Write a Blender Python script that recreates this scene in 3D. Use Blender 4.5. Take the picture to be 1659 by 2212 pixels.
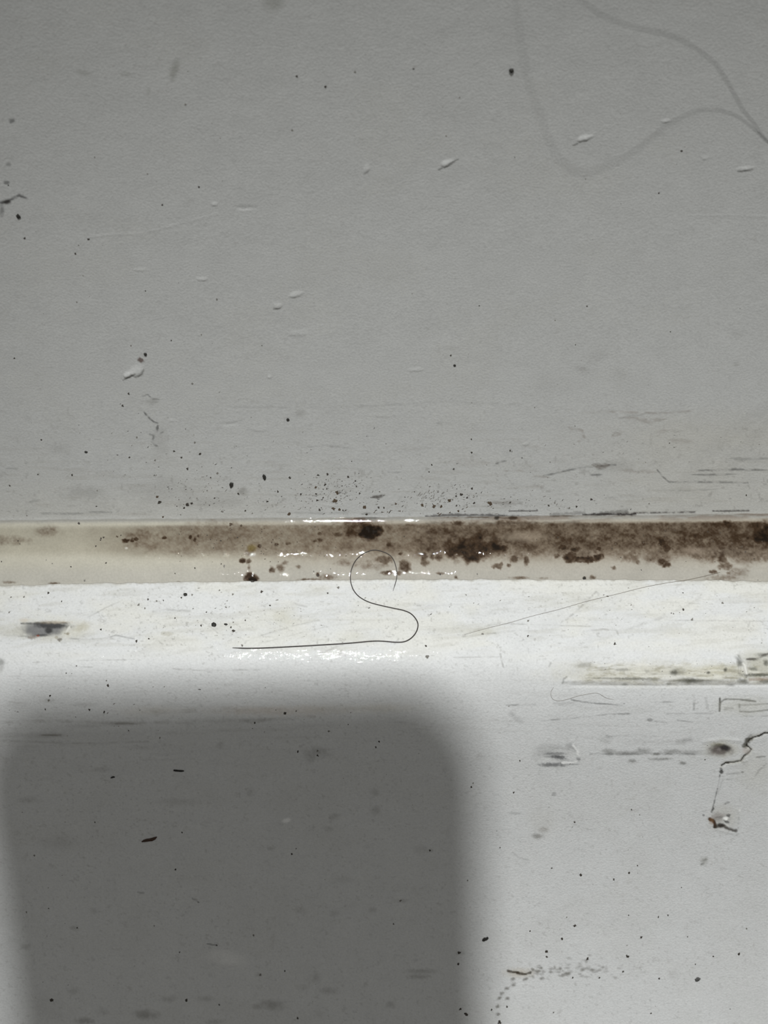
import bpy, math, random
import numpy as np
from mathutils import Matrix, Vector

for o in list(bpy.data.objects):
    bpy.data.objects.remove(o)
scene = bpy.context.scene
COL = scene.collection
MM = 0.001

# ---------------------------------------------------------------- camera
# millimetres below; X to the right, Y into the wall, Z up; origin on the wall just above the sealant
ALPHA = math.radians(38.0)          # downward pitch
DIST = 300.0
K = 58.0 / 300.0                    # tan of half the horizontal angle
ROLL = 0.006
CX, CY = 829.5, 1106.0
FWD = np.array([0.0, math.cos(ALPHA), -math.sin(ALPHA)])
UP = np.array([0.0, math.sin(ALPHA), math.cos(ALPHA)])
RIGHT = np.array([1.0, 0.0, 0.0])
CAM = -DIST * FWD
PXS = K / 829.5                     # tangent per pixel

cam_d = bpy.data.cameras.new('camera')
cam = bpy.data.objects.new('camera', cam_d)
COL.objects.link(cam)
cam_d.sensor_fit = 'HORIZONTAL'
cam_d.sensor_width = 36.0
cam_d.lens = 18.0 / K
cam_d.clip_start = 0.01
cam_d.clip_end = 20.0
r_ = RIGHT - ROLL * UP
u_ = UP + ROLL * RIGHT
r_ /= np.linalg.norm(r_); u_ /= np.linalg.norm(u_)
m = Matrix.Identity(4)
for i in range(3):
    m[i][0] = r_[i]; m[i][1] = u_[i]; m[i][2] = -FWD[i]; m[i][3] = CAM[i] * MM
cam.matrix_world = m
cam_d.dof.use_dof = True
cam_d.dof.focus_distance = 0.298
cam_d.dof.aperture_fstop = cam_d.lens / 1.5
scene.camera = cam

# ---------------------------------------------------------------- view, world, lamp
scene.view_settings.view_transform = 'Standard'
scene.view_settings.look = 'None'
scene.view_settings.gamma = 1.0
scene.view_settings.use_curve_mapping = False
scene.view_settings.exposure = 0.0

world = bpy.data.worlds.new('room_light')
scene.world = world
world.use_nodes = True
wb = world.node_tree.nodes['Background']
wb.inputs['Color'].default_value = (1.0, 0.99, 0.95, 1)
wb.inputs['Strength'].default_value = 0.226

LAMP_EL = math.radians(62.0)
LAMP_D = 2400.0
LAMP = np.array([-75.0, -20.0 - LAMP_D * math.cos(LAMP_EL), -20.0 + LAMP_D * math.sin(LAMP_EL)])
LAMP_AIM = np.array([18.0, -12.0, -8.0])
ld = bpy.data.lights.new('ceiling_spot', 'SPOT')
ld.energy = 196.0
ld.color = (0.985, 1.0, 0.995)
ld.spot_size = math.radians(7.2)
ld.spot_blend = 1.0
ld.shadow_soft_size = 0.029
lamp = bpy.data.objects.new('ceiling_spot', ld)
COL.objects.link(lamp)
lamp.location = LAMP * MM
lamp.rotation_euler = Vector(LAMP_AIM - LAMP).to_track_quat('-Z', 'Y').to_euler()

# ---------------------------------------------------------------- the profile wall > sealant > ledge > face
KN = [(-400, -14), (0, -10), (500, -2), (900, 2), (1090, 3), (1108, 4), (1115, 9), (1120, 30), (1124.5, 57),
      (1128, 38), (1133, 26), (1160, 30), (1185, 42), (1197, 50.5), (1206, 56), (1216, 57), (1232, 54),
      (1239, 51), (1246, 46), (1252, 42), (1256, 64), (1260, 79), (1340, 79), (1376, 76), (1390, 60), (1404, 54.5),
      (1430, 47.5), (1450, 36), (1472, 26), (1510, 16), (1560, 9), (1650, 5), (1800, 6), (2000, 11), (2220, 19), (3000, 19)]
kv = np.array([a for a, b in KN], float)
kn = np.array([b for a, b in KN], float)
n_el = lambda v: np.radians(np.interp(v, kv, kn))


def ray2(v):
    t = (v - CY) * PXS
    return np.array([FWD[1] - t * UP[1], FWD[2] - t * UP[2]])


def march(v0, v1, step):
    out = [(v0, 0.0, 0.0)]
    v, Y, Z = v0, 0.0, 0.0
    c = CAM[1:]
    while (v1 - v) * step > 1e-9:
        nv = v + step
        n = n_el(v + step / 2)
        t = np.array([-math.sin(n), -math.cos(n)])
        d = ray2(nv)
        A = np.array([[t[0], -d[0]], [t[1], -d[1]]])
        s, q = np.linalg.solve(A, c - np.array([Y, Z]))
        Y, Z, v = Y + t[0] * s, Z + t[1] * s, nv
        out.append((v, Y, Z))
    return out


prof = march(CY, -60.0, -0.5)[::-1] + march(CY, 2290.0, 0.5)[1:]
PV = np.array([p[0] for p in prof]); PY = np.array([p[1] for p in prof]); PZ = np.array([p[2] for p in prof])
PD = (PY - CAM[1]) * FWD[1] + (PZ - CAM[2]) * FWD[2]      # depth along the axis


def unroll(x, y):
    a, b = x - CX, CY - y
    return CX + a + ROLL * b, CY - (b - ROLL * a)


def reroll(u, v):
    a, b = u - CX, CY - v
    return CX + a - ROLL * b, CY - (b + ROLL * a)


def at(x, y, off=0.0):
    """point of the built surface (mm) for a spot measured in the photograph, its normal and mm per pixel"""
    u, v = unroll(x, y)
    Y, Z, D = np.interp(v, PV, PY), np.interp(v, PV, PZ), np.interp(v, PV, PD)
    n = float(n_el(v))
    nor = np.array([0.0, -math.cos(n), math.sin(n)])
    p = np.array([(u - CX) * PXS * D, Y, Z]) + off * nor
    return p, nor, PXS * D


# ---------------------------------------------------------------- numpy noise
_rs = np.random.RandomState(7)
_TAB = _rs.rand(256, 256).astype(np.float32)


def vnoise(x, y, seed=0):
    x = np.asarray(x, np.float32) + seed * 37.7
    y = np.asarray(y, np.float32) + seed * 91.3
    xi, yi = np.floor(x).astype(int), np.floor(y).astype(int)
    fx, fy = x - xi, y - yi
    fx = fx * fx * (3 - 2 * fx); fy = fy * fy * (3 - 2 * fy)
    a = _TAB[xi & 255, yi & 255]; b = _TAB[(xi + 1) & 255, yi & 255]
    c = _TAB[xi & 255, (yi + 1) & 255]; d = _TAB[(xi + 1) & 255, (yi + 1) & 255]
    return (a * (1 - fx) + b * fx) * (1 - fy) + (c * (1 - fx) + d * fx) * fy


def fbm(x, y, seed=0, oct=4):
    s, a, t = 0, 0.5, 0
    for i in range(oct):
        s = s + a * vnoise(x * 2 ** i, y * 2 ** i, seed + i)
        t += a; a *= 0.5
    return s / t


def sstep(a, b, x):
    t = np.clip((x - a) / (b - a), 0, 1)
    return t * t * (3 - 2 * t)


# ---------------------------------------------------------------- surfaces
class Surf:
    """a grid (rows down the profile, columns along X) that carries stain colour, wetness and relief"""

    def __init__(s, vrows, xs, base):
        # vrows: function of X giving the row positions v, or an array
        s.xs = xs
        V = vrows(xs) if callable(vrows) else np.repeat(np.asarray(vrows, float)[:, None], len(xs), 1)
        s.V = V
        s.Y = np.interp(V, PV, PY); s.Z = np.interp(V, PV, PZ); s.D = np.interp(V, PV, PD)
        s.X = np.repeat(xs[None, :], V.shape[0], 0)
        n = n_el(V)
        s.NY, s.NZ = -np.cos(n), np.sin(n)
        U = CX + s.X / (PXS * s.D)
        s.px, s.py = reroll(U, V)
        s.base = base
        s.fine = np.sort(np.abs(xs))[-14] - 0.01
        s.col = np.empty(V.shape + (3,), np.float32); s.col[:] = base
        s.wet = np.zeros(V.shape, np.float32)
        s.dis = np.zeros(V.shape, np.float32)
        s.rv = V[:, V.shape[1] // 2]

    def win(s, x0, x1, y0, y1):
        r = np.nonzero((s.rv > y0 - 22) & (s.rv < y1 + 22))[0]
        if len(r) == 0:
            return None
        mid = s.px[r[len(r) // 2]]
        c = np.nonzero((mid > x0 - 60) & (mid < x1 + 60))[0]
        if len(c) == 0:
            return None
        return (slice(r[0], r[-1] + 1), slice(c[0], c[-1] + 1))

    def paint(s, w, mask, color):
        mask = np.clip(mask, 0, 1)[..., None]
        s.col[w] = s.col[w] * (1 - mask) + np.array(color, np.float32) * mask

    def _d(s, w, cx, cy, rx, ry, ang, rough, seed, nscale):
        dx, dy = s.px[w] - cx, s.py[w] - cy
        c, q = math.cos(math.radians(ang)), math.sin(math.radians(ang))
        a, b = dx * c + dy * q, -dx * q + dy * c
        d = np.sqrt((a / rx) ** 2 + (b / ry) ** 2)
        if rough:
            d = d + rough * (fbm(s.px[w] / nscale, s.py[w] / nscale, seed) - 0.5) * 2
        return d

    def blob(s, cx, cy, rx, ry, color, a=1.0, ang=0, soft=0.4, rough=0.3, seed=None, nscale=None):
        R = max(rx, ry) * (1.4 + soft)
        w = s.win(cx - R, cx + R, cy - R, cy + R)
        if w is None:
            return
        seed = seed if seed is not None else int(cx * 3 + cy) % 50
        d = s._d(w, cx, cy, rx, ry, ang, rough, seed, nscale or max(3.0, min(rx, ry) * 0.9))
        s.paint(w, a * (1 - sstep(1 - soft, 1 + soft, d)), color)

    def stroke(s, pts, width, color, a=1.0, soft=0.6, rough=0.0, taper=False, brk=True):
        P = np.array(pts, float)
        x0, y0 = P.min(0) - width * 3; x1, y1 = P.max(0) + width * 3
        w = s.win(x0, x1, y0, y1)
        if w is None:
            return
        X, Yq = s.px[w], s.py[w]
        best = np.full(X.shape, 1e9)
        for i in range(len(P) - 1):
            ax, ay = P[i]; bx, by = P[i + 1]
            L = (bx - ax) ** 2 + (by - ay) ** 2 + 1e-9
            t = np.clip(((X - ax) * (bx - ax) + (Yq - ay) * (by - ay)) / L, 0, 1)
            d = np.hypot(X - ax - t * (bx - ax), Yq - ay - t * (by - ay))
            if taper:
                f = np.clip(1.0 - np.abs((i + t) / (len(P) - 1) * 2 - 1) ** 3, 0.15, 1)
                d = d / f
            best = np.minimum(best, d)
        d = best / width
        if rough:
            d = d + rough * (fbm(X / (6 * 1.0), Yq / 4.0, int(x0) % 40) - 0.5) * 2
        if rough and brk:
            a = a * (0.25 + 0.75 * sstep(0.36, 0.58, fbm(X / 16, Yq / 6, int(y0) % 47, 3)))
        s.paint(w, a * (1 - sstep(1 - soft, 1 + soft, d)), color)

    def lump(s, cx, cy, rx, ry, h, ang=0, rough=0.25, edge=0.8):
        """raised flake / blister (h in mm) with a steeper lower rim"""
        R = max(rx, ry) * 1.6
        w = s.win(cx - R, cx + R, cy - R, cy + R)
        if w is None:
            return
        d = s._d(w, cx, cy, rx, ry, ang, rough, int(cx) % 40, max(4.0, min(rx, ry)))
        dy = (s.py[w] - cy) / ry
        tilt = np.clip(0.6 + edge * dy, 0.1, 1.5)
        s.dis[w] += 0.85 * h * np.clip(1 - d * d, 0, 1) ** 0.9 * tilt

    def ridge(s, pts, width, h, wet=0.0):
        P = np.array(pts, float)
        x0, y0 = P.min(0) - width * 3; x1, y1 = P.max(0) + width * 3
        w = s.win(x0, x1, y0, y1)
        if w is None:
            return
        X, Yq = s.px[w], s.py[w]
        best = np.full(X.shape, 1e9)
        for i in range(len(P) - 1):
            ax, ay = P[i]; bx, by = P[i + 1]
            L = (bx - ax) ** 2 + (by - ay) ** 2 + 1e-9
            t = np.clip(((X - ax) * (bx - ax) + (Yq - ay) * (by - ay)) / L, 0, 1)
            best = np.minimum(best, np.hypot(X - ax - t * (bx - ax), Yq - ay - t * (by - ay)))
        n_ = sstep(0.40, 0.6, fbm(X / 7, Yq / 7, int(x0) % 31, 2)) if wet else 1.0
        s.dis[w] += h * np.exp(-(best / width) ** 2) * n_
        if wet:
            s.wet[w] = np.maximum(s.wet[w], wet * np.exp(-(best / (width * 1.6)) ** 4) * n_)

    def build(s, name, mat, head=(), tail=()):
        """head / tail: extra (Y, Z) rows in mm, before and after the grid"""
        s.col[:, np.abs(s.xs) > s.fine] = s.base          # no stains stretched over the coarse far columns
        X = s.X; Y = s.Y + s.dis * s.NY; Z = s.Z + s.dis * s.NZ
        nC = X.shape[1]
        ex = lambda rows: (np.repeat(s.xs[None, :], len(rows), 0), np.repeat(np.array([r[0] for r in rows], float)[:, None], nC, 1),
                           np.repeat(np.array([r[1] for r in rows], float)[:, None], nC, 1))
        c, wt = s.col, s.wet
        flat = np.empty((1,) + c.shape[1:], np.float32); flat[:] = s.base
        if head:
            a, b, d = ex(head)
            X, Y, Z = np.vstack([a, X]), np.vstack([b, Y]), np.vstack([d, Z])
            c = np.concatenate([np.repeat(flat, len(head), 0), c]); wt = np.concatenate([np.zeros((len(head), nC), np.float32), wt])
        if tail:
            a, b, d = ex(tail)
            X, Y, Z = np.vstack([X, a]), np.vstack([Y, b]), np.vstack([Z, d])
            c = np.concatenate([c, np.repeat(flat, len(tail), 0)]); wt = np.concatenate([wt, np.zeros((len(tail), nC), np.float32)])
        nR = X.shape[0]
        co = np.stack([X, Y, Z], -1).reshape(-1, 3).astype(np.float32) * MM
        i = np.arange(nR * nC).reshape(nR, nC)
        q = np.stack([i[:-1, :-1], i[1:, :-1], i[1:, 1:], i[:-1, 1:]], -1).reshape(-1, 4)
        me = bpy.data.meshes.new(name)
        me.vertices.add(len(co)); me.vertices.foreach_set('co', co.ravel())
        me.loops.add(q.size); me.loops.foreach_set('vertex_index', q.ravel().astype(np.int32))
        me.polygons.add(len(q)); me.polygons.foreach_set('loop_start', np.arange(0, q.size, 4, dtype=np.int32))
        me.polygons.foreach_set('use_smooth', np.ones(len(q), bool))
        me.update(calc_edges=True)
        at_ = me.attributes.new('stain', 'FLOAT_COLOR', 'POINT')
        at_.data.foreach_set('color', np.concatenate([c.reshape(-1, 3), np.ones((nR * nC, 1), np.float32)], 1).astype(np.float32).ravel())
        aw = me.attributes.new('wet', 'FLOAT', 'POINT')
        aw.data.foreach_set('value', wt.astype(np.float32).ravel())
        me.materials.append(mat)
        o = bpy.data.objects.new(name, me)
        COL.objects.link(o)
        return o


# ---------------------------------------------------------------- materials
def surface_material(name, rough, rough_wet, fine_scale, fine_dist, wet_scale, wet_dist, mottle=0.04, spec=0.2, aniso=(1, 1, 1)):
    mt = bpy.data.materials.new(name); mt.use_nodes = True
    nt = mt.node_tree; N = nt.nodes; L = nt.links
    b = N['Principled BSDF']
    at1 = N.new('ShaderNodeAttribute'); at1.attribute_name = 'stain'
    at2 = N.new('ShaderNodeAttribute'); at2.attribute_name = 'wet'
    geo = N.new('ShaderNodeTexCoord')
    mp = N.new('ShaderNodeMapping'); mp.inputs['Scale'].default_value = aniso
    L.new(geo.outputs['Object'], mp.inputs['Vector'])
    n1 = N.new('ShaderNodeTexNoise'); n1.inputs['Scale'].default_value = fine_scale; n1.inputs['Detail'].default_value = 3.0
    n2 = N.new('ShaderNodeTexNoise'); n2.inputs['Scale'].default_value = fine_scale * 0.09; n2.inputs['Detail'].default_value = 5.0
    n3 = N.new('ShaderNodeTexNoise'); n3.inputs['Scale'].default_value = wet_scale; n3.inputs['Detail'].default_value = 2.0
    for n in (n1, n2, n3):
        L.new(mp.outputs['Vector'], n.inputs['Vector'])
    # colour = stain x (1 +- mottle)
    mr = N.new('ShaderNodeMapRange'); mr.inputs['From Min'].default_value = 0.3; mr.inputs['From Max'].default_value = 0.7
    mr.inputs['To Min'].default_value = 1 - mottle; mr.inputs['To Max'].default_value = 1 + mottle
    L.new(n2.outputs['Fac'], mr.inputs['Value'])
    mr2 = N.new('ShaderNodeMapRange'); mr2.inputs['From Min'].default_value = 0.25; mr2.inputs['From Max'].default_value = 0.75
    mr2.inputs['To Min'].default_value = 0.93; mr2.inputs['To Max'].default_value = 1.07
    L.new(n1.outputs['Fac'], mr2.inputs['Value'])
    mm = N.new('ShaderNodeMath'); mm.operation = 'MULTIPLY'
    L.new(mr.outputs['Result'], mm.inputs[0]); L.new(mr2.outputs['Result'], mm.inputs[1])
    vm = N.new('ShaderNodeVectorMath'); vm.operation = 'SCALE'
    L.new(at1.outputs['Color'], vm.inputs[0]); L.new(mm.outputs['Value'], vm.inputs['Scale'])
    L.new(vm.outputs['Vector'], b.inputs['Base Color'])
    rr = N.new('ShaderNodeMapRange'); rr.inputs['To Min'].default_value = rough; rr.inputs['To Max'].default_value = rough_wet
    L.new(at2.outputs['Fac'], rr.inputs['Value']); L.new(rr.outputs['Result'], b.inputs['Roughness'])
    bp = N.new('ShaderNodeBump'); bp.inputs['Strength'].default_value = 1.0; bp.inputs['Distance'].default_value = fine_dist
    L.new(n1.outputs['Fac'], bp.inputs['Height'])
    bw = N.new('ShaderNodeBump'); bw.inputs['Strength'].default_value = 1.0; bw.inputs['Distance'].default_value = wet_dist
    L.new(n3.outputs['Fac'], bw.inputs['Height']); L.new(bp.outputs['Normal'], bw.inputs['Normal'])
    L.new(bw.outputs['Normal'], b.inputs['Normal'])
    # a film of water where it is wet
    wf = N.new('ShaderNodeBump'); wf.inputs['Strength'].default_value = 1.0; wf.inputs['Distance'].default_value = wet_dist * 1.4
    L.new(n3.outputs['Fac'], wf.inputs['Height'])
    L.new(wf.outputs['Normal'], b.inputs['Coat Normal'])
    L.new(at2.outputs['Fac'], b.inputs['Coat Weight'])
    b.inputs['Coat Roughness'].default_value = 0.02
    b.inputs['Specular IOR Level'].default_value = spec
    return mt


def plain(name, color, rough=0.5, noise=0.3, scale=3000):
    mt = bpy.data.materials.new(name); mt.use_nodes = True
    nt = mt.node_tree; b = nt.nodes['Principled BSDF']
    tc = nt.nodes.new('ShaderNodeTexCoord'); n = nt.nodes.new('ShaderNodeTexNoise'); n.inputs['Scale'].default_value = scale
    nt.links.new(tc.outputs['Object'], n.inputs['Vector'])
    r = nt.nodes.new('ShaderNodeMixRGB'); r.blend_type = 'MIX'
    r.inputs[1].default_value = tuple(c * (1 - noise) for c in color) + (1,)
    r.inputs[2].default_value = tuple(min(1, c * (1 + noise)) for c in color) + (1,)
    nt.links.new(n.outputs['Fac'], r.inputs[0]); nt.links.new(r.outputs[0], b.inputs['Base Color'])
    b.inputs['Roughness'].default_value = rough
    return mt


M_WALL = surface_material('grey_wall_paint', 0.42, 0.2, 3200, 0.00005, 700, 0.00003, mottle=0.025, spec=0.3)
M_BEAD = surface_material('stained_silicone', 0.6, 0.5, 3000, 0.00003, 2300, 0.00002, mottle=0.05, spec=0.05)
M_BOARD = surface_material('white_board_paint', 0.5, 0.4, 3200, 0.00005, 2300, 0.000018, mottle=0.02, spec=0.12)
M_SPECK = plain('mould_black', (0.045, 0.038, 0.03), 0.7)
M_SPECK2 = plain('mould_brown', (0.085, 0.06, 0.038), 0.7)
M_SPECK3 = plain('mould_grey', (0.20, 0.19, 0.17), 0.8)
M_HAIR = plain('dark_hair', (0.022, 0.015, 0.012), 0.4)
M_HAIR2 = plain('brown_hair', (0.16, 0.13, 0.10), 0.45)
M_SLIV = plain('brown_husk', (0.05, 0.022, 0.01), 0.5, 0.5, 1500)
M_SLIV2 = plain('black_sliver', (0.014, 0.012, 0.011), 0.5)
M_GRIT = plain('dark_grit', (0.02, 0.019, 0.015), 0.65)
M_GREY = plain('grey_grit', (0.09, 0.09, 0.085), 0.65)

BLACK = (0.02, 0.016, 0.012)
BROWN = (0.075, 0.048, 0.03)
DBROWN = (0.03, 0.018, 0.010)
GREY = (0.13, 0.13, 0.125)
DGREY = (0.05, 0.05, 0.05)
OLIVE = (0.36, 0.34, 0.25)
YEL = (0.66, 0.63, 0.50)


def cols(step, half=66.0, far=420.0):
    fine = np.arange(-half, half + 1e-6, step)
    c = half + np.array([4, 12, 30, 70, 140, 240, far - half])
    return np.concatenate([-c[::-1], fine, c])


def v_top(x):
    u = x / (PXS * DIST)
    return 1117.0 + 0.9 * (vnoise(u / 30 + 50, u * 0) - 0.5) * 2 + np.where(u > 0, -3.0, 2.0) * np.clip(np.abs(u) / 830, 0, 1) ** 2


def v_bot(x):
    u = np.clip(x / (PXS * DIST), -1000, 1000)
    return 1252.5 + 8 * (u / 830) ** 2 + 2.6 * (fbm(u / 26 + 40, u * 0 + 3, 3) - 0.5) * 2 + 0.9 * (vnoise(u / 5 + 400, u * 0) - 0.5)


# ================================================================ WALL
WALL = (0.515, 0.518, 0.505)
xs = cols(0.125)
base_rows = np.arange(-50.0, 1104.0, 1.9)


def wall_rows(x):
    t = v_top(x)
    a = np.repeat(base_rows[:, None], len(x), 1)
    k = np.linspace(0, 1, 7)[1:, None]
    b = base_rows[-1] + (t[None, :] - base_rows[-1]) * k
    return np.vstack([a, b])


W = Surf(wall_rows, xs, WALL)
px, py = W.px, W.py
# gentle unevenness of the plaster
W.dis += 0.10 * (fbm(px / 260, py / 200, 5, 3) - 0.5) + 0.02 * (fbm(px / 45, py / 34, 9, 3) - 0.5)
# grime: broad patches, then streaks that run along the seam
g = sstep(0.52, 0.8, fbm(px / 150, py / 90, 12)) * 0.10
W.paint((slice(None), slice(None)), g, (0.5, 0.49, 0.44))
near = sstep(830, 1090, py)
streak = sstep(0.55, 0.78, fbm(px / 70, py / 7, 21, 5)) * near
W.paint((slice(None), slice(None)), 0.22 * streak, (0.30, 0.28, 0.24))
tan_ = sstep(1100, 1500, px) * sstep(860, 950, py) * (0.4 + 0.6 * fbm(px / 90, py / 30, 31))
W.paint((slice(None), slice(None)), 0.33 * tan_, (0.52, 0.49, 0.41))
W.paint((slice(None), slice(None)), 0.25 * sstep(1020, 1110, py) * (1 - sstep(500, 760, px)), (0.52, 0.50, 0.44))
pits = sstep(0.70, 0.80, fbm(px / 9, py / 8, 41, 3)) * (0.10 + 0.35 * near * fbm(px / 120, py / 60, 44))
W.paint((slice(None), slice(None)), pits, (0.22, 0.21, 0.19))
# smudges
SM = (0.26, 0.26, 0.23)
W.blob(590, 6, 20, 15, SM, 0.45, soft=0.8)
W.blob(377, 153, 8, 21, SM, 0.5, ang=18, soft=0.7)
W.blob(180, 157, 14, 6, SM, 0.3, ang=10, soft=0.8)
W.blob(272, 160, 12, 5, SM, 0.28, soft=0.8)
W.blob(321, 197, 4, 10, SM, 0.25, soft=0.8)
W.stroke([(-5, 438), (14, 437), (28, 428), (42, 422), (58, 430)], 3, DGREY, 0.75, rough=0.5)
W.blob(14, 436, 9, 5, BLACK, 0.8, soft=0.5)
W.blob(4, 455, 4, 12, DGREY, 0.5, soft=0.7, rough=0.6)
W.blob(14, 394, 6, 4, DGREY, 0.6, rough=0.6)
W.blob(25, 261, 6, 5, DGREY, 0.6, rough=0.5)
W.blob(18, 355, 5, 4, GREY, 0.5)
for (x, y, rx, ry, a) in [(455, 1085, 60, 12, .2), (180, 1065, 40, 14, .25), (352, 1060, 60, 25, .15), (130, 970, 20, 12, .14), (525, 1060, 9, 8, .5),
                          (650, 893, 10, 6, .3), (330, 868, 12, 6, .3), (345, 950, 16, 22, .18), (1330, 1005, 30, 12, .22), (975, 753, 12, 5, .1),
                          (1290, 770, 18, 14, .1), (1340, 808, 20, 10, .1), (1260, 800, 14, 10, .12), (1590, 725, 14, 12, .12), (1185, 832, 40, 18, .08),
                          (1258, 797, 10, 4, .2), (1590, 787, 6, 6, .2), (1380, 545, 15, 6, .08), (1000, 240, 30, 20, .06), (940, 250, 20, 30, .06)]:
    W.blob(x, y, rx, ry, (0.2, 0.19, 0.17), a, soft=0.8, rough=0.6)
# chain of tiny cracks on the left
W.stroke([(312, 892), (324, 905), (332, 911), (340, 914)], 2.0, DGREY, 0.7, rough=0.8)
W.blob(340, 925, 3, 6, DGREY, 0.7, rough=0.5)
W.stroke([(324, 938), (332, 941), (329, 955), (340, 965)], 2.0, GREY, 0.6, rough=0.9)
W.stroke([(345, 938), (352, 933)], 2, GREY, 0.5, rough=0.6)
W.stroke([(308, 856), (318, 852), (330, 862), (343, 863)], 1.6, GREY, 0.5, rough=0.8)
# streaks above the seam, mostly on the right
RB = (0.22, 0.18, 0.15)
for pts, w_, a, c in [
    ([(500, 879), (640, 881), (760, 878), (900, 872)], 2.0, .15, GREY), ([(650, 966), (700, 962), (760, 968)], 2.0, .3, GREY),
    ([(830, 873), (960, 868), (1060, 871), (1140, 876)], 1.8, .14, GREY), ([(455, 917), (500, 914), (530, 905)], 1.6, .22, GREY),
    ([(940, 914), (972, 912)], 1.4, .5, GREY), ([(1252, 892), (1330, 889), (1420, 893), (1492, 888)], 2.2, .4, RB),
    ([(1345, 900), (1400, 910), (1440, 905)], 5, .34, RB), ([(1230, 924), (1258, 930), (1262, 946), (1250, 953)], 2.6, .42, RB),
    ([(1320, 942), (1336, 936), (1350, 931)], 4, .5, RB), ([(1410, 935), (1445, 930)], 4, .35, RB), ([(1440, 950), (1500, 954)], 4, .28, RB),
    ([(1175, 1028), (1225, 1016), (1270, 1008), (1330, 1004)], 1.8, .6, DGREY), ([(1278, 1003), (1300, 1008), (1318, 1004)], 5, .5, BROWN),
    ([(1080, 1017), (1170, 1018)], 1.8, .45, RB), ([(1420, 1015), (1432, 1030), (1445, 1041), (1520, 1041), (1615, 1043)], 1.8, .55, DGREY),
    ([(1485, 1026), (1550, 1025), (1600, 1024)], 1.8, .55, DGREY), ([(1490, 1017), (1590, 1014), (1670, 1016)], 2.2, .55, DGREY),
    ([(1575, 990), (1620, 993), (1670, 989)], 4, .35, GREY), ([(1340, 1016), (1420, 1020)], 4, .3, RB), ([(1270, 1026), (1302, 1025)], 2.4, .5, DGREY),
    ([(1150, 1028), (1190, 1032)], 3, .35, RB), ([(1140, 1050), (1175, 1053)], 4, .3, RB), ([(835, 1020), (872, 1020)], 1.5, .5, GREY),
    ([(1068, 1002), (1098, 994)], 1.6, .6, DGREY), ([(860, 970), (930, 968)], 4, .14, RB), ([(970, 996), (1060, 1000)], 6, .16, RB),
    ([(1400, 1058), (1480, 1060), (1560, 1056)], 1.6, .25, GREY), ([(1300, 1075), (1420, 1072)], 1.6, .22, GREY),
    ([(90, 1109), (160, 1110), (200, 1106), (240, 1107)], 2.0, .45, GREY), ([(60, 1085), (90, 1080)], 3, .3, GREY), ([(5, 1012), (48, 1012)], 2, .25, GREY),
    ([(560, 1105), (700, 1109), (760, 1107)], 2, .25, GREY), ([(1100, 945), (1145, 962), (1180, 970)], 6, .1, RB),
    ([(1060, 1085), (1130, 1087)], 5, .35, BROWN), ([(800, 1075), (818, 1073), (832, 1070)], 3, .8, DBROWN),
    ([(780, 1111), (800, 1109), (830, 1110)], 2.2, .45, DGREY), ([(690, 880), (690, 879)], 1, .1, GREY)]:
    W.stroke(pts, w_, c, a, rough=0.55, soft=0.7, taper=len(pts) < 4)
# dark cracks where paint meets the sealant
for pts, w_, a in [([(920, 1116), (960, 1113), (1040, 1113), (1090, 1114)], 2.6, .75), ([(1085, 1115), (1130, 1115), (1200, 1117)], 2.2, .6),
                   ([(1190, 1112), (1260, 1108)], 3.6, .38), ([(1100, 1104), (1160, 1103)], 1.5, .8), ([(1260, 1112), (1320, 1111), (1372, 1110)], 2.4, .95),
                   ([(1370, 1108), (1430, 1107), (1500, 1106)], 1.4, .7), ([(1540, 1104), (1580, 1104), (1618, 1103)], 1.6, .7), ([(1300, 1108), (1355, 1106)], 4.0, .5)]:
    W.stroke(pts, w_, (0.03, 0.022, 0.02), a, rough=1.1, soft=0.6, brk=False)
# raised blisters and flakes in the paint
for (x, y, rx, ry, h, ang) in [(793, 362, 7, 15, .20, 25), (969, 349, 20, 8, .24, -28), (1268, 295, 24, 8, .24, -24), (1440, 260, 13, 5, .12, -12),
                               (1612, 363, 21, 7, .16, -10), (1523, 340, 8, 6, .09, 0), (463, 440, 9, 6, .14, 0), (437, 602, 15, 6, .15, 0),
                               (641, 634, 22, 8, .2, -18), (600, 658, 11, 9, .2, -25), (642, 718, 28, 9, .08, 0), (296, 800, 14, 19, .42, 30),
                               (279, 806, 13, 8, .36, -35), (900, 797, 20, 6, .09, -6), (582, 813, 6, 5, .14, 0), (1136, 957, 9, 6, .12, -10),
                               (530, 447, 26, 7, -.10, 0), (303, 582, 16, 5, .08, 0), (372, 908, 8, 4, .08, 0), (495, 914, 24, 6, -.08, 0), (1360, 892, 40, 6, .08, 2),
                               (1345, 898, 10, 5, .1, 0), (830, 895, 40, 7, .05, 0), (1460, 925, 18, 9, .07, 0), (560, 925, 22, 8, .06, 0), (720, 1090, 26, 6, .07, 0)]:
    W.lump(x, y, rx, ry, h, ang)
W.stroke([(265, 822), (280, 813), (293, 806)], 2.2, (0.13, 0.13, 0.12), .8, taper=True)  # shade below the flake edges, painted as dark strokes
W.stroke([(297, 815), (306, 808), (311, 795)], 2.4, (0.2, 0.2, 0.19), .55, taper=True)
W.blob(303, 778, 7, 5, (0.10, 0.06, 0.05), .85, ang=20, rough=0.6)
for pts in ([(965, 356), (976, 350), (992, 343)], [(945, 368), (956, 363)], [(1236, 315), (1250, 310)], [(1590, 372), (1625, 365)], [(589, 668), (607, 665)]):
    W.stroke(pts, 1.5, (0.12, 0.12, 0.11), .75, taper=True)  # shaded lower edges of the blisters, put into the colour
W.ridge([(190, 513), (240, 507), (300, 505), (345, 495), (400, 480), (470, 462)], 2.5, 0.02)
W.ridge([(1480, 466), (1570, 465), (1670, 468)], 2.0, 0.018)
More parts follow.
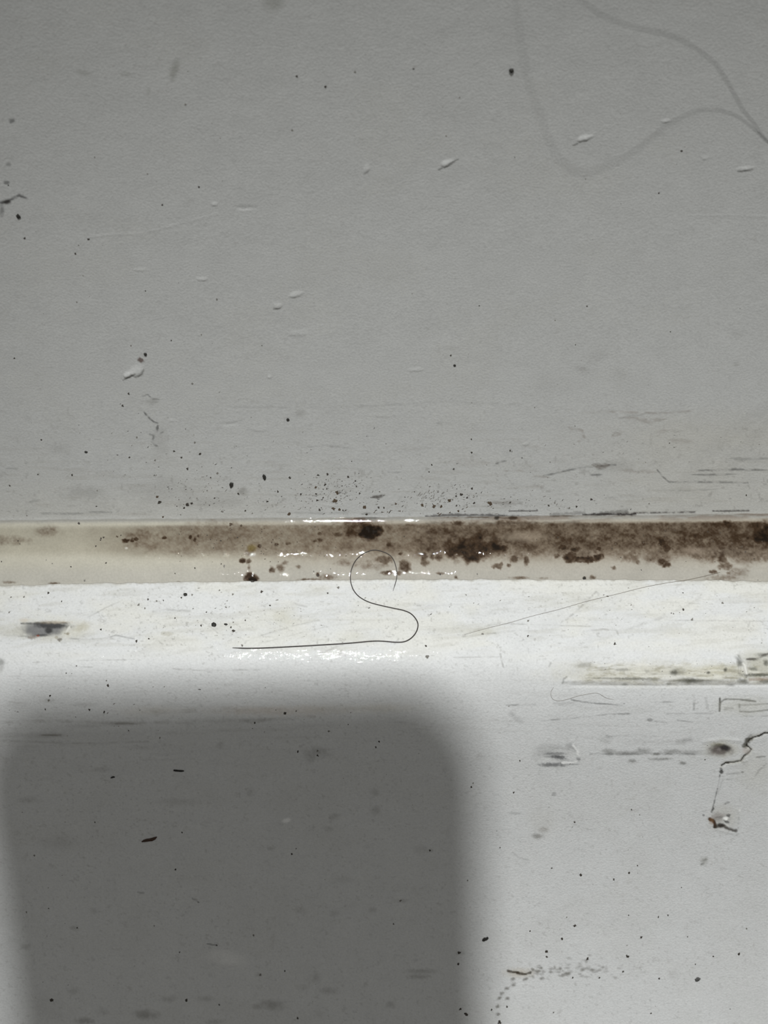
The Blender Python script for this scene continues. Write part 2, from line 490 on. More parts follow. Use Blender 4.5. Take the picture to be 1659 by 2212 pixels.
W.wet += 0.0 * sstep(1112, 1117, py) * sstep(560, 650, px) * (1 - sstep(940, 1050, px))
wall = W.build('wall_back', M_WALL,
               head=[(90, 330), (W.Y[0, 0] + 20, 330)] + [(W.Y[0, 0] - 0.18 * L + 0.0004 * L * L, W.Z[0, 0] + L) for L in (240, 200, 160, 120, 90, 60, 40, 25, 14, 7, 3, 1)],
               tail=[(0.3, W.Z[-1].min() - 2), (0.3, -30)])
wall['kind'] = 'structure'

# ================================================================ SKIRTING BOARD (ledge, rounded nose, face)
BOARD = (0.693, 0.70, 0.695)
low_rows = np.concatenate([np.arange(1268.0, 1830, 1.6), np.arange(1830.0, 2270, 2.2)])


def board_rows(x):
    t = v_bot(x)
    k = np.linspace(0, 1, 7)[:-1, None]
    a = t[None, :] + (low_rows[0] - t[None, :]) * k
    b = np.repeat(low_rows[:, None], len(x), 1)
    return np.vstack([a, b])


B = Surf(board_rows, xs, BOARD)
px, py = B.px, B.py
ALL = (slice(None), slice(None))
B.dis += 0.05 * (fbm(px / 160, py / 110, 6, 3) - 0.5) + 0.012 * (fbm(px / 30, py / 20, 8, 3) - 0.5)
led = (1 - sstep(1385, 1440, py))
B.dis += 0.02 * (fbm(px / 60 + py / 60, py / 9 + px / 36, 17, 3) - 0.5) * sstep(1290, 1330, py) * (1 - sstep(1430, 1500, py))
# yellowed film on the ledge, slanting wipe marks
B.paint(ALL, 0.34 * led * sstep(0.42, 0.72, fbm(px / 110, py / 40, 51)), (0.72, 0.70, 0.60))
B.paint(ALL, 0.30 * led * sstep(0.52, 0.74, fbm(px / 60 + py / 18, py / 11, 61, 4)), (0.50, 0.49, 0.44))
B.paint(ALL, 0.10 * sstep(0.60, 0.8, fbm(px / 100, py / 9, 63, 4)) * sstep(1440, 1500, py) * (1 - sstep(1600, 1680, py)), (0.30, 0.29, 0.26))
B.paint(ALL, 0.10 * sstep(1490, 1700, py) * sstep(0.5, 0.75, fbm(px / 120, py / 80, 65)), (0.55, 0.54, 0.50))
pits = sstep(0.66, 0.80, fbm(px / 6, py / 4.5, 71, 3)) * (0.05 + 0.28 * fbm(px / 140, py / 90, 74) * (1 + 0.6 * led))
B.paint(ALL, pits, (0.25, 0.24, 0.22))
B.paint(ALL, 0.3 * sstep(0.66, 0.78, fbm(px / 14, py / 12, 77, 3)) * sstep(0.55, 0.7, fbm(px / 160, py / 100, 79)) * sstep(1500, 1560, py) * 0.6, (0.4, 0.38, 0.35))
edge = B.V - B.V[0:1]
B.paint(ALL, 0.65 * (1 - sstep(0.0, 5.0, edge + 5 * (fbm(px / 6, py / 5, 83, 3) - 0.5))), (0.42, 0.40, 0.35))
for (x, y, rx, ry, a) in [(615, 1330, 22, 16, .3), (770, 1378, 30, 10, .22), (600, 1345, 50, 20, .12), (1030, 1362, 50, 12, .22), (1016, 1320, 16, 10, .18),
                          (1050, 1365, 20, 6, .2), (1200, 1300, 60, 14, .12), (1260, 1306, 14, 5, .2), (60, 1335, 30, 8, .06), (680, 1270, 30, 8, .15)]:
    B.blob(x, y, rx, ry, (0.50, 0.48, 0.36), a, soft=0.9, rough=0.5)
for pts, w_, a in [([(1000, 1372), (1060, 1350), (1110, 1346)], 1.6, .22), ([(1010, 1330), (1100, 1318), (1190, 1322)], 5, .12), ([(1040, 1312), (1110, 1300)], 4, .12),
                   ([(190, 1334), (230, 1312), (265, 1296)], 1.3, .35), ([(1000, 1375), (1120, 1362), (1155, 1362), (1160, 1370), (1140, 1376)], 1.6, .3),
                   ([(1288, 1278), (1262, 1304), (1240, 1325), (1222, 1339)], 2.0, .42), ([(1516, 1287), (1480, 1312), (1440, 1330), (1355, 1361)], 2.6, .22),
                   ([(1258, 1373), (1259, 1364), (1302, 1359), (1332, 1362), (1335, 1371)], 1.6, .36), ([(1110, 1348), (1180, 1350), (1275, 1353)], 1.2, .35),
                   ([(1430, 1300), (1540, 1305)], 1.2, .22), ([(1450, 1340), (1659, 1342)], 1.3, .25), ([(1659, 1300), (1560, 1303)], 2, .12), ([(1081, 1413), (1087, 1440)], 1.8, .45),
                   ([(635, 1303), (650, 1308), (662, 1310)], 1.6, .3), ([(840, 1375), (850, 1350), (858, 1345)], 1.6, .12), ([(330, 1321), (360, 1317), (410, 1320)], 2.4, .28),
                   ([(440, 1343), (470, 1366), (520, 1378)], 1.5, .2), ([(530, 1385), (580, 1368), (640, 1350), (690, 1340)], 1.5, .26), ([(560, 1390), (620, 1375), (700, 1355)], 1.4, .22),
                   ([(375, 1445), (430, 1448), (560, 1447)], 1.6, .3), ([(160, 1427), (290, 1425)], 1.2, .3), ([(70, 1431), (100, 1430)], 1.2, .3), ([(160, 1440), (200, 1441)], 1.2, .3),
                   ([(0, 1461), (200, 1460)], 1.4, .12), ([(980, 1420), (1080, 1419)], 1.1, .3), ([(680, 1418), (720, 1400), (740, 1392)], 2, .3), ([(900, 1310), (1000, 1305)], 2, .1)]:
    B.stroke(pts, w_, (0.20, 0.19, 0.17), a, rough=0.4, soft=0.7)

# chipped black scar on the left of the ledge
B.blob(100, 1360, 92, 20, (0.60, 0.57, 0.44), .38, soft=0.6, rough=0.5)
B.blob(70, 1364, 62, 13, (0.42, 0.41, 0.36), .42, soft=0.6, rough=0.4)
B.blob(96, 1359, 46, 14, (0.17, 0.17, 0.175), .88, ang=-2, soft=0.45, rough=0.35)
B.blob(112, 1351, 38, 5.5, (0.04, 0.04, 0.042), .9, ang=2, soft=0.5, rough=0.3)
B.stroke([(46, 1347), (70, 1347), (106, 1345), (150, 1346)], 2.2, DGREY, .7, rough=0.5)
B.blob(105, 1361, 8, 7, (0.03, 0.03, 0.03), .85, ang=-30, soft=0.5)
B.blob(90, 1372, 16, 3, DGREY, .7, soft=0.6, rough=0.4)
B.blob(70, 1377, 9, 4, (0.16, 0.12, 0.09), .6, rough=0.5)
B.blob(82, 1373.5, 3.5, 2, (0.25, 0.06, 0.03), .8)
B.blob(129, 1382, 5, 4, (0.12, 0.10, 0.07), .75, rough=0.5)
B.blob(122, 1377, 4, 3, (0.3, 0.27, 0.2), .6)
B.blob(176, 1355, 16, 8, (0.42, 0.39, 0.28), .45, ang=-20, soft=0.7, rough=0.5)
B.blob(145, 1369, 5, 3, (0.2, 0.17, 0.1), .7, rough=0.5)
B.blob(120, 1344, 30, 3, (0.45, 0.36, 0.24), .4, soft=0.8, rough=0.5)
B.blob(52, 1340, 10, 4, (0.55, 0.46, 0.34), .4, soft=0.8)
B.stroke([(152, 1352), (147, 1361), (141, 1370)], 3, (0.74, 0.73, 0.68), .7, taper=True)
B.stroke([(150, 1379), (185, 1382), (230, 1378), (250, 1372), (290, 1380)], 1.6, GREY, .4, rough=0.5)
B.stroke([(10, 1372), (60, 1375)], 2, GREY, .35, rough=0.5)
B.lump(96, 1360, 50, 13, -0.28, 0, edge=0.0)
B.ridge([(152, 1352), (147, 1361), (141, 1372)], 3, 0.14)
B.stroke([(240, 1366), (246, 1362), (254, 1366), (249, 1373)], 1.3, DGREY, .4, rough=0.9)
B.blob(360, 1369, 12, 5, (0.4, 0.38, 0.3), .45, rough=0.5)
B.blob(2, 1431, 7, 8, (0.15, 0.15, 0.14), .6, soft=0.7)
B.blob(2, 1445, 5, 6, (0.3, 0.3, 0.28), .4, soft=0.8)
# olive residue and flaked paint edge on the right
for (x, y, rx, ry, c, a) in [(1400, 1455, 190, 24, YEL, .32), (1450, 1450, 130, 10, (0.55, 0.52, 0.38), .30), (1545, 1452, 60, 12, (0.58, 0.55, 0.42), .5),
                             (1300, 1462, 70, 10, (0.6, 0.57, 0.45), .3), (1640, 1440, 42, 28, (0.42, 0.40, 0.30), .62), (1560, 1444, 24, 10, (0.5, 0.47, 0.34), .45),
                             (1258, 1436, 26, 7, (0.5, 0.48, 0.42), .25)]:
    B.blob(x, y, rx, ry, c, a, soft=0.7, rough=0.5)
rg = sstep(1225, 1290, px) * sstep(1422, 1442, py) * (1 - sstep(1470, 1484, py))
B.paint(ALL, rg * 0.55 * sstep(0.50, 0.72, fbm(px / 34, py / 4.5, 85, 4)), (0.30, 0.28, 0.21))
B.paint(ALL, rg * 0.5 * sstep(0.52, 0.70, fbm(px / 12, py / 7, 87, 4)), (0.40, 0.38, 0.29))
B.paint(ALL, rg * 0.5 * sstep(0.55, 0.75, fbm(px / 40, py / 6, 89, 3)), (0.80, 0.79, 0.72))
for (x, y, rx, ry, a) in [(1456, 1453, 9, 5, .75), (1466, 1450, 14, 7, .3), (1345, 1447, 14, 3, .45), (1262, 1437, 16, 5, .3), (1365, 1466, 36, 2.6, .65), (1310, 1465, 40, 1.8, .5),
                          (1410, 1467, 14, 3, .35), (1495, 1471, 34, 6, .55), (1492, 1471, 12, 5, .6), (1605, 1472, 10, 5, .8), (1530, 1453, 4, 3, .8), (1567, 1447, 3.5, 4, .85),
                          (1596, 1428, 4, 12, .4), (1600, 1434, 7, 5, .5), (1654, 1432, 5, 6, .75), (1640, 1458, 32, 3, .75), (1627, 1445, 9, 4, .6), (1650, 1415, 14, 4, .6),
                          (1625, 1424, 14, 3, .55), (1655, 1472, 14, 4, .6), (1560, 1472, 30, 3, .3), (1350, 1478, 7, 3, .5), (1445, 1477, 5, 3, .5), (1578, 1480, 8, 3, .4), (1398, 1450, 5, 3, .3)]:
    B.blob(x, y, rx, ry, (0.06, 0.06, 0.045), a, soft=0.7, rough=0.5)
B.stroke([(1212, 1476), (1280, 1474), (1400, 1478), (1520, 1476), (1670, 1474)], 3.4, (0.33, 0.32, 0.28), .42, rough=0.6)
B.stroke([(1215, 1476), (1218, 1466), (1224, 1462)], 1.8, GREY, .5, rough=0.5)
B.stroke([(1186, 1440), (1190, 1432)], 2, GREY, .3)
B.stroke([(1620, 1468), (1670, 1466)], 3, (0.3, 0.2, 0.13), .5, rough=0.5)
B.stroke([(1614, 1424), (1632, 1424), (1648, 1416), (1670, 1408)], 2.2, (0.07, 0.06, 0.05), .75, rough=0.5)
B.ridge([(1592, 1418), (1600, 1428), (1608, 1438), (1612, 1455)], 4, 0.35)
B.ridge([(1598, 1436), (1597, 1452)], 3, 0.22)
B.lump(1640, 1442, 30, 22, -0.25, 0, edge=0)
B.blob(1609, 1444, 5, 14, (0.86, 0.85, 0.80), .8, ang=-15, soft=0.5)
B.ridge([(1220, 1470), (1400, 1468), (1560, 1466)], 5, 0.10)
B.ridge([(1240, 1481), (1400, 1482), (1659, 1480)], 3, -0.08)
B.wet[B.win(1585, 1615, 1405, 1440)] += 0.0
w_ = B.win(1590, 1606, 1408, 1436)
B.wet[w_] = np.maximum(B.wet[w_], np.exp(-(((B.px[w_] - 1596) / 7) ** 2 + ((B.py[w_] - 1422) / 12) ** 2)))
# little outlines of flaked paint
for pts, ww, a, c in [
    ([(1555, 1509), (1555, 1536)], 2.0, .0, BLACK),
    ([(1600, 1511), (1632, 1516)], 2.2, .6, DGREY), ([(1566, 1531), (1582, 1530)], 3, .4, DGREY), ([(1597, 1522), (1598, 1537), (1620, 1538), (1665, 1533)], 1.7, .6, DGREY),
    ([(1590, 1523), (1630, 1522), (1665, 1520)], 1.8, .5, GREY), ([(1600, 1548), (1665, 1546)], 1.4, .3, GREY), ([(1610, 1511), (1665, 1508)], 1.6, .3, GREY),
    ([(1499, 1502), (1499, 1532)], 2.2, .42, GREY), ([(1525, 1508), (1528, 1530)], 3, .18, GREY), ([(1415, 1517), (1455, 1516)], 1.6, .4, GREY),
    ([(1166, 1557), (1220, 1553), (1268, 1549), (1318, 1542), (1359, 1542)], 1.4, .45, GREY), ([(1325, 1543), (1372, 1541)], 1.5, .35, GREY),
    ([(1463, 1556), (1480, 1558), (1497, 1560)], 1.5, .5, GREY), ([(1415, 1558), (1440, 1561)], 1.5, .35, GREY), ([(1440, 1542), (1540, 1541)], 1.8, .28, GREY),
    ([(1234, 1512), (1281, 1519), (1342, 1523), (1349, 1520)], 1.6, .6, DGREY), ([(1095, 1523), (1125, 1523), (1156, 1522)], 1.8, .5, GREY),
    ([(1198, 1521), (1260, 1519)], 4, .2, GREY), ([(1105, 1543), (1125, 1557)], 6, .22, GREY), ([(1313, 1590), (1380, 1589), (1440, 1592)], 2, .2, GREY),
    ([(1310, 1590), (1320, 1593)], 3, .3, GREY), ([(1480, 1602), (1490, 1598)], 6, .3, GREY), ([(1510, 1596), (1600, 1597)], 3, -.0, GREY)]:
    B.stroke(pts, ww, c, a, rough=0.45, soft=0.7)
B.stroke([(1555, 1509), (1555, 1522), (1554, 1536)], 2.0, BLACK, .8, rough=0.4, brk=False)
B.stroke([(1556, 1518), (1563, 1512), (1572, 1510), (1600, 1511), (1632, 1515)], 1.6, DGREY, .65, rough=0.4, brk=False)
B.blob(1605, 1525, 55, 18, (0.55, 0.54, 0.46), .35, soft=0.6, rough=0.4)
B.blob(1404, 1555, 6, 3.5, GREY, .55)
# scuffed scar
B.blob(1210, 1636, 46, 26, (0.6, 0.6, 0.57), .25, soft=0.8, rough=0.5)
for (x, y, rx, ry, a) in [(1200, 1629, 22, 3, .55), (1207, 1637, 16, 4, .8), (1196, 1635, 18, 2, .45), (1196, 1652, 28, 4, .75), (1234, 1613, 11, 7, .35), (1249, 1639, 4, 3, .7),
                          (1175, 1626, 20, 10, .18), (1220, 1643, 22, 3, .25), (1190, 1612, 30, 6, .14), (1235, 1651, 14, 2, .4)]:
    B.blob(x, y, rx, ry, (0.08, 0.08, 0.085), a, soft=0.6, rough=0.55)
B.stroke([(1238, 1610), (1246, 1622), (1250, 1636), (1243, 1646), (1215, 1648)], 2.4, (0.88, 0.88, 0.86), .7, rough=0.3)
B.lump(1208, 1634, 40, 20, -0.2, 0, edge=0)
B.ridge([(1240, 1612), (1248, 1625), (1250, 1640)], 3, 0.10)
B.stroke([(1275, 1629), (1340, 1629), (1420, 1628), (1480, 1629), (1532, 1629)], 2.0, DGREY, .42, rough=0.6)
for (x, y, rx, ry, a) in [(1315, 1624, 12, 7, .45), (1352, 1627, 26, 4, .5), (1389, 1622, 14, 6, .5), (1450, 1624, 16, 5, .5), (1418, 1629, 8, 2.5, .7), (1490, 1625, 24, 4, .35),
                          (1366, 1644, 9, 4, .55), (1420, 1640, 20, 2.5, .5), (1475, 1649, 7, 3, .65), (1441, 1639, 10, 2, .4), (1400, 1603, 50, 6, .1), (1310, 1600, 12, 6, .2), (1470, 1602, 12, 6, .25)]:
    B.blob(x, y, rx, ry, (0.12, 0.115, 0.10), a, soft=0.8, rough=0.6)
# round pit
B.blob(1556, 1619, 32, 17, (0.50, 0.47, 0.37), .55, soft=0.7, rough=0.3)
B.blob(1556, 1621, 23, 11, (0.09, 0.07, 0.065), .85, soft=0.5, rough=0.25)
B.blob(1566, 1616, 12, 7, (0.03, 0.027, 0.03), .85, soft=0.6, rough=0.3)
B.blob(1548, 1608, 12, 4, (0.2, 0.18, 0.1), .5, soft=0.7, rough=0.6)
B.blob(1553, 1620, 4, 3, (0.30, 0.27, 0.26), .7, soft=0.6, rough=0.7)  # highlight in the pit, painted as a paler dot
B.lump(1556, 1620, 24, 12, -0.4, 0, edge=0)
B.ridge([(1520, 1602), (1560, 1597), (1600, 1600)], 4, 0.06)
# crack
CR = [(1668, 1583), (1652, 1583.5), (1639, 1590), (1627, 1593), (1620, 1597), (1615.5, 1603), (1612.5, 1611), (1619, 1615), (1622.5, 1619), (1619, 1625), (1607, 1633.5), (1600, 1643.6), (1585, 1647), (1568, 1648), (1559, 1654)]
B.stroke(CR, 4.5, (0.42, 0.40, 0.33), .5, soft=0.8, rough=0.4)
B.stroke([(1622, 1591), (1616, 1597), (1613, 1606), (1609, 1611)], 5.5, (0.05, 0.045, 0.03), .85, soft=0.6, rough=0.6)
B.stroke(CR, 1.5, (0.02, 0.017, 0.012), .97, soft=0.5, rough=0.9, brk=False)
B.stroke(CR[8:12], 1.6, (0.02, 0.017, 0.012), .9, soft=0.5, rough=0.6, brk=False)
B.stroke(CR[:3], 1.6, (0.02, 0.017, 0.012), .9, soft=0.5, rough=0.6, brk=False)
B.ridge(CR, 2.2, -0.10)
B.ridge([(a + 6, b + 5) for a, b in CR], 6.0, 0.03)
B.blob(1612, 1622, 8, 6, (0.55, 0.47, 0.42), .5, soft=0.6)
B.stroke([(1555, 1674), (1553, 1690), (1548, 1712), (1544.6, 1725), (1541, 1740), (1538, 1752)], 1.3, DGREY, .6, rough=0.5)
B.stroke([(1562, 1682), (1551, 1715)], 1.6, GREY, .15)
B.blob(1557.5, 1668, 5, 4, BLACK, .85, rough=0.6)
B.blob(1558, 1662, 3, 4, DGREY, .6, rough=0.6)
B.stroke([(1634, 1636), (1652, 1634)], 1.6, DGREY, .65, rough=0.5)
B.stroke([(1655, 1650), (1640, 1664), (1630, 1678)], 1.8, DGREY, .42, rough=0.6)
B.stroke([(1570, 1672), (1605, 1669)], 2, GREY, .35, rough=0.6)
B.stroke([(1570, 1684), (1582, 1683)], 1.6, GREY, .35, rough=0.5)
B.blob(1604, 1668, 3, 2, DGREY, .7)
B.blob(1630, 1668, 42, 40, (0.62, 0.61, 0.55), .35, soft=0.8, rough=0.5)
# torn hole
B.blob(1562, 1768, 28, 26, (0.55, 0.54, 0.49), .5, soft=0.6, rough=0.4)
B.blob(1552, 1766, 16, 9, (0.28, 0.25, 0.23), .6, soft=0.7, rough=0.5)
B.stroke([(1533, 1769), (1540, 1772), (1544, 1778), (1545, 1785)], 3.6, (0.05, 0.025, 0.012), .97, soft=0.5, rough=0.4, brk=False)
B.stroke([(1543, 1786), (1553, 1785), (1564, 1785), (1574, 1791), (1590, 1795)], 3.0, (0.05, 0.04, 0.03), .85, soft=0.6, rough=0.6, brk=False)
B.blob(1557, 1783, 8, 4.5, (0.03, 0.025, 0.02), .9, rough=0.5)
B.blob(1537, 1773, 5, 7, (0.30, 0.16, 0.07), .45, soft=0.7)
B.blob(1573, 1762, 5, 3.5, DGREY, .7, ang=-35, rough=0.5)
B.blob(1570, 1777, 5, 2.5, DGREY, .7, rough=0.5)
B.blob(1567, 1769, 6.5, 6, (0.86, 0.86, 0.83), .95, rough=0.35)
B.stroke([(1537, 1753), (1541, 1746)], 2.4, BLACK, .8, rough=0.5)
B.blob(1520, 1761, 3, 2, DGREY, .6)
B.stroke([(1565, 1737), (1568, 1735), (1575, 1733.5)], 1.8, BLACK, .8, rough=0.5)
B.stroke([(1593, 1795), (1596, 1770), (1594, 1750)], 2, GREY, .2, rough=0.6)
B.blob(1598, 1750, 3, 3, (0.87, 0.87, 0.85), .9)
B.ridge([(1534, 1766), (1545, 1790), (1570, 1797), (1592, 1800)], 4, 0.05)
B.lump(1560, 1775, 20, 13, -0.3, 0, edge=0)
B.lump(1567, 1769, 7, 6, 0.3, 0)
B.blob(1170, 1775, 26, 30, (0.60, 0.59, 0.55), .3, soft=0.8, rough=0.5)
B.blob(1162, 1806, 11, 5, (0.15, 0.14, 0.12), .6, soft=0.7, rough=0.6)
B.blob(1173, 1793, 9, 6, (0.3, 0.28, 0.25), .45, soft=0.8, rough=0.6)
B.stroke([(1108, 1842), (1120, 1852), (1140, 1857)], 2, GREY, .18)
B.blob(1198, 1716, 6, 4, GREY, .4, rough=0.7)
B.blob(1112, 1757, 14, 3, GREY, .25, rough=0.6)
B.stroke([(1515, 1868), (1520, 1860), (1526, 1855)], 3.2, (0.13, 0.13, 0.12), .75, rough=0.8)
B.blob(1521, 1861, 8, 9, (0.4, 0.4, 0.37), .5, soft=0.6, rough=0.5)
# dirt on the face in the shade of the nose and further down
for (x, y, rx, ry, a) in [(265, 1563, 30, 4, .4), (190, 1568, 40, 3, .22), (500, 1557, 60, 8, .2), (560, 1556, 30, 4, .25), (80, 1588, 60, 5, .2), (115, 1588, 20, 3, .35),
                          (220, 1662, 14, 5, .25), (686, 1624, 22, 9, .45), (672, 1640, 10, 8, .25), (475, 1611, 7, 7, .3), (300, 1615, 30, 4, .15), (10, 1585, 24, 14, .2),
                          (60, 1728, 20, 6, .25), (540, 1712, 10, 8, .25), (810, 1712, 8, 6, .35), (812, 1750, 10, 9, .35), (722, 1764, 10, 6, .4), (710, 1790, 8, 4, .3), (130, 1820, 34, 12, .18),
                          (385, 1732, 34, 6, .22), (585, 1833, 6, 4, .35), (160, 2005, 8, 4, .4), (183, 2205, 16, 5, .6), (315, 2192, 22, 9, .65), (590, 2170, 20, 9, .55),
                          (365, 2158, 14, 6, .35), (445, 2158, 14, 5, .3), (555, 2175, 8, 5, .4), (160, 2140, 10, 7, .3), (205, 1968, 8, 6, .25), (55, 2045, 10, 6, .35), (682, 2113, 8, 9, .3),
                          (708, 2140, 18, 7, .3), (465, 2207, 14, 4, .4), (100, 2180, 40, 20, .12), (560, 2106, 8, 4, .3), (220, 2185, 12, 8, .2), (690, 2190, 8, 6, .15), (805, 1966, 8, 6, .3),
                          (722, 1973, 8, 6, .25), (650, 1968, 10, 6, .2), (740, 1900, 20, 6, .15), (35, 1525, 18, 8, .15), (105, 1513, 14, 5, .3), (180, 1522, 20, 4, .25), (655, 2133, 12, 6, .15),
                          (845, 2171, 10, 6, .35), (910, 2098, 28, 4, .45), (905, 2110, 20, 4, .5), (993, 2058, 7, 4, .5), (870, 1946, 12, 4, .3), (910, 1836, 14, 8, .2), (930, 1837, 6, 3, .4),
                          (1420, 1740, 30, 20, .06), (1245, 1778, 16, 10, .06), (1452, 2105, 8, 8, .2)]:
    B.blob(x, y, rx, ry, (0.18, 0.17, 0.15), a * 0.75, soft=0.9, rough=0.7)
for pts, ww, a in [([(0, 1560), (120, 1557), (240, 1562), (420, 1560)], 3, .22), ([(330, 1537), (480, 1532), (620, 1535)], 6, .16), ([(90, 1588), (130, 1588)], 1.6, .5),
                   ([(250, 1563), (288, 1562)], 2.2, .45), ([(0, 1600), (160, 1606), (320, 1602)], 2, .2), ([(310, 1642), (420, 1640)], 2, .12),
                   ([(520, 1558), (600, 1553), (680, 1548)], 3, .25), ([(20, 1516), (60, 1520)], 2, .2), ([(860, 1560), (930, 1570)], 2, .15)]:
    B.stroke(pts, ww, (0.2, 0.18, 0.15), a, rough=0.5, soft=0.7)
B.blob(600, 1536, 110, 9, (0.58, 0.48, 0.38), .32, soft=0.9, rough=0.5)
B.blob(330, 1536, 60, 9, (0.58, 0.52, 0.42), .22, soft=0.9, rough=0.5)
B.blob(820, 1530, 60, 9, (0.6, 0.54, 0.42), .25, soft=0.9, rough=0.5)
B.blob(700, 1530, 50, 9, (0.5, 0.46, 0.38), .2, soft=0.9, rough=0.5)
B.stroke([(416, 1942), (424, 1945), (429, 1949)], 1.8, DGREY, .8, rough=0.4)
B.stroke([(448, 2039), (460, 2041), (468, 2042)], 1.4, DGREY, .6)
B.stroke([(298, 1927), (310, 1929)], 2, GREY, .4, rough=0.6)
# brown streak and trail of dots at the bottom right
B.blob(1122, 2101, 28, 9, (0.5, 0.44, 0.34), .5, soft=0.8, rough=0.4)
B.stroke([(1097, 2097), (1110, 2100), (1120, 2101)], 2.6, (0.05, 0.035, 0.02), .9, rough=0.6, brk=False)
B.stroke([(1118, 2102), (1135, 2104), (1146, 2101)], 2.4, (0.05, 0.04, 0.025), .9, rough=0.6, brk=False)
rs = np.random.RandomState(3)
for i in range(70):
    t = rs.rand()
    x, y = 1150 + 190 * t ** 1.4 + rs.randn() * 6, 2098 + rs.randn() * 9 - 4 * t
    B.blob(x, y, 2 + 5 * rs.rand(), 1.5 + 1.6 * rs.rand(), (0.14, 0.13, 0.11), .25 + .4 * rs.rand() * (1 - .6 * t), ang=-20 + 30 * rs.rand(), soft=0.7, rough=0.6)
for (x, y) in [(1108, 2115), (1109, 2127), (1095, 2135), (1084, 2146), (1079, 2156), (1096, 2157), (1075, 2174), (1076, 2191), (1170, 2114), (1135, 2115)]:
    B.blob(x, y, 5, 3, (0.12, 0.11, 0.09), .7, ang=-20, soft=0.7, rough=0.6)
# pale blisters
for (x, y, rx, ry, h, ang) in [(618, 1773, 10, 5, .16, -15), (485, 2070, 42, 20, .14, 8), (1606, 1640, 16, 8, .06, 0), (1005, 1750, 20, 14, .05, 0), (540, 1600, 30, 12, .04, 0),
                               (1130, 1850, 20, 18, .05, 0), (275, 1874, 10, 4, .05, 0), (890, 2020, 30, 16, .06, 0), (740, 1735, 8, 4, .08, 0), (1240, 2035, 14, 8, .05, 0)]:
    B.lump(x, y, rx, ry, h, ang)
B.blob(618, 1773, 10, 5, (0.95, 0.95, 0.94), .8, ang=-15)
B.blob(488, 2070, 40, 16, (0.92, 0.92, 0.90), .4, ang=8, soft=0.7)
# water film on the ledge under the hair
wetm = (np.exp(-((px - 690) / 190) ** 4) * np.exp(-((py - 1412) / 30) ** 4))
B.wet = np.maximum(B.wet, 0.9 * wetm * sstep(0.66, 0.78, vnoise(px / 5 + py / 9, py / 3 + px / 14, 91)) * sstep(0.36, 0.55, fbm(px / 50, py / 26, 95, 2)))
# wet wiping smears that catch the lamp
for pts in ([(556, 1393), (600, 1376), (650, 1353), (700, 1341)], [(540, 1402), (585, 1383), (630, 1370)], [(498, 1421), (530, 1410), (562, 1398)],
            [(600, 1400), (660, 1392), (720, 1388), (800, 1391), (870, 1389)], [(560, 1412), (620, 1405), (700, 1402), (760, 1406)], [(600, 1430), (650, 1418), (720, 1410), (800, 1418), (860, 1420)],
            [(560, 1425), (600, 1416), (640, 1412)], [(640, 1436), (700, 1424), (740, 1420)], [(770, 1432), (815, 1433), (860, 1434)], [(780, 1424), (830, 1426), (862, 1428)],
            [(530, 1436), (570, 1428), (600, 1424)], [(470, 1395), (500, 1386)], [(460, 1404), (480, 1398)], [(660, 1352), (706, 1343)], [(620, 1362), (655, 1350)]):
    B.ridge(pts, 1.4, 0.015, wet=1.0)
for (x, y) in [(803, 1470), (858, 1451), (873, 1450), (290, 1404), (218, 1420), (1345, 1386), (1597, 1418), (50, 1467), (805, 1393), (370, 1388), (900, 1437), (655, 1455)]:
    B.lump(x, y, 4.5, 3.5, 0.06, 0, rough=0, edge=0)
    B.blob(x, y, 1, 1, BOARD, 0.0)
    w_ = B.win(x - 6, x + 6, y - 6, y + 6)
    B.wet[w_] = np.maximum(B.wet[w_], np.exp(-(((B.px[w_] - x) / 4.5) ** 4 + ((B.py[w_] - y) / 3.5) ** 4)))
end = (B.Y[-1, 0], B.Z[-1, 0])
dirn = (-math.sin(math.radians(19)), -math.cos(math.radians(19)))
board = B.build('baseboard_back', M_BOARD,
                head=[(0.25, -30.0), (0.25, B.Z[0].min() - 0.35), (B.Y[0].max() + 0.3, B.Z[0].min() - 0.12)],
                tail=[(end[0] + dirn[0] * 1, end[1] + dirn[1] * 1), (end[0] + dirn[0] * 4, end[1] + dirn[1] * 4), (end[0] + dirn[0] * 12, end[1] + dirn[1] * 12), (end[0] + dirn[0] * 30, end[1] + dirn[1] * 30), (end[0] + dirn[0] * 60, end[1] + dirn[1] * 60), (end[0] + dirn[0] * 70, end[1] - 150), (90, end[1] - 150)])
board['kind'] = 'structure'

# floor far below, out of the picture
me = bpy.data.meshes.new('floor')
z0 = (end[1] - 150) * MM
me.from_pydata([(x, y, z) for z in (z0, z0 - 0.05) for (x, y) in ((-0.8, -1.2), (0.8, -1.2), (0.8, 0.09), (-0.8, 0.09))], [],
               [(0, 1, 2, 3), (7, 6, 5, 4), (0, 4, 5, 1), (1, 5, 6, 2), (2, 6, 7, 3), (3, 7, 4, 0)])
me.materials.append(plain('floor_tile', (0.45, 0.45, 0.44), 0.5, 0.1, 60))
fl = bpy.data.objects.new('floor', me); COL.objects.link(fl)
fl['kind'] = 'structure'

# ================================================================ SEALANT BEAD
xb = cols(0.11, 84.0)


def bead_rows(x):
    a, b = v_top(x), v_bot(x)
    k = np.linspace(0, 1, 96)[:, None]
    return a[None, :] + (b - a)[None, :] * k


S = Surf(bead_rows, xb, (0.50, 0.475, 0.395))
px, py = S.px, S.py
ALL = (slice(None), slice(None))
vv = S.V
S.dis += 0.05 * (fbm(px / 90, py / 40, 4, 3) - 0.5) * sstep(1134, 1150, vv) * (1 - sstep(1235, 1250, vv))
S.dis += 0.03 * (fbm(px / 13, py / 11, 14, 2) - 0.5) * sstep(1134, 1150, vv)
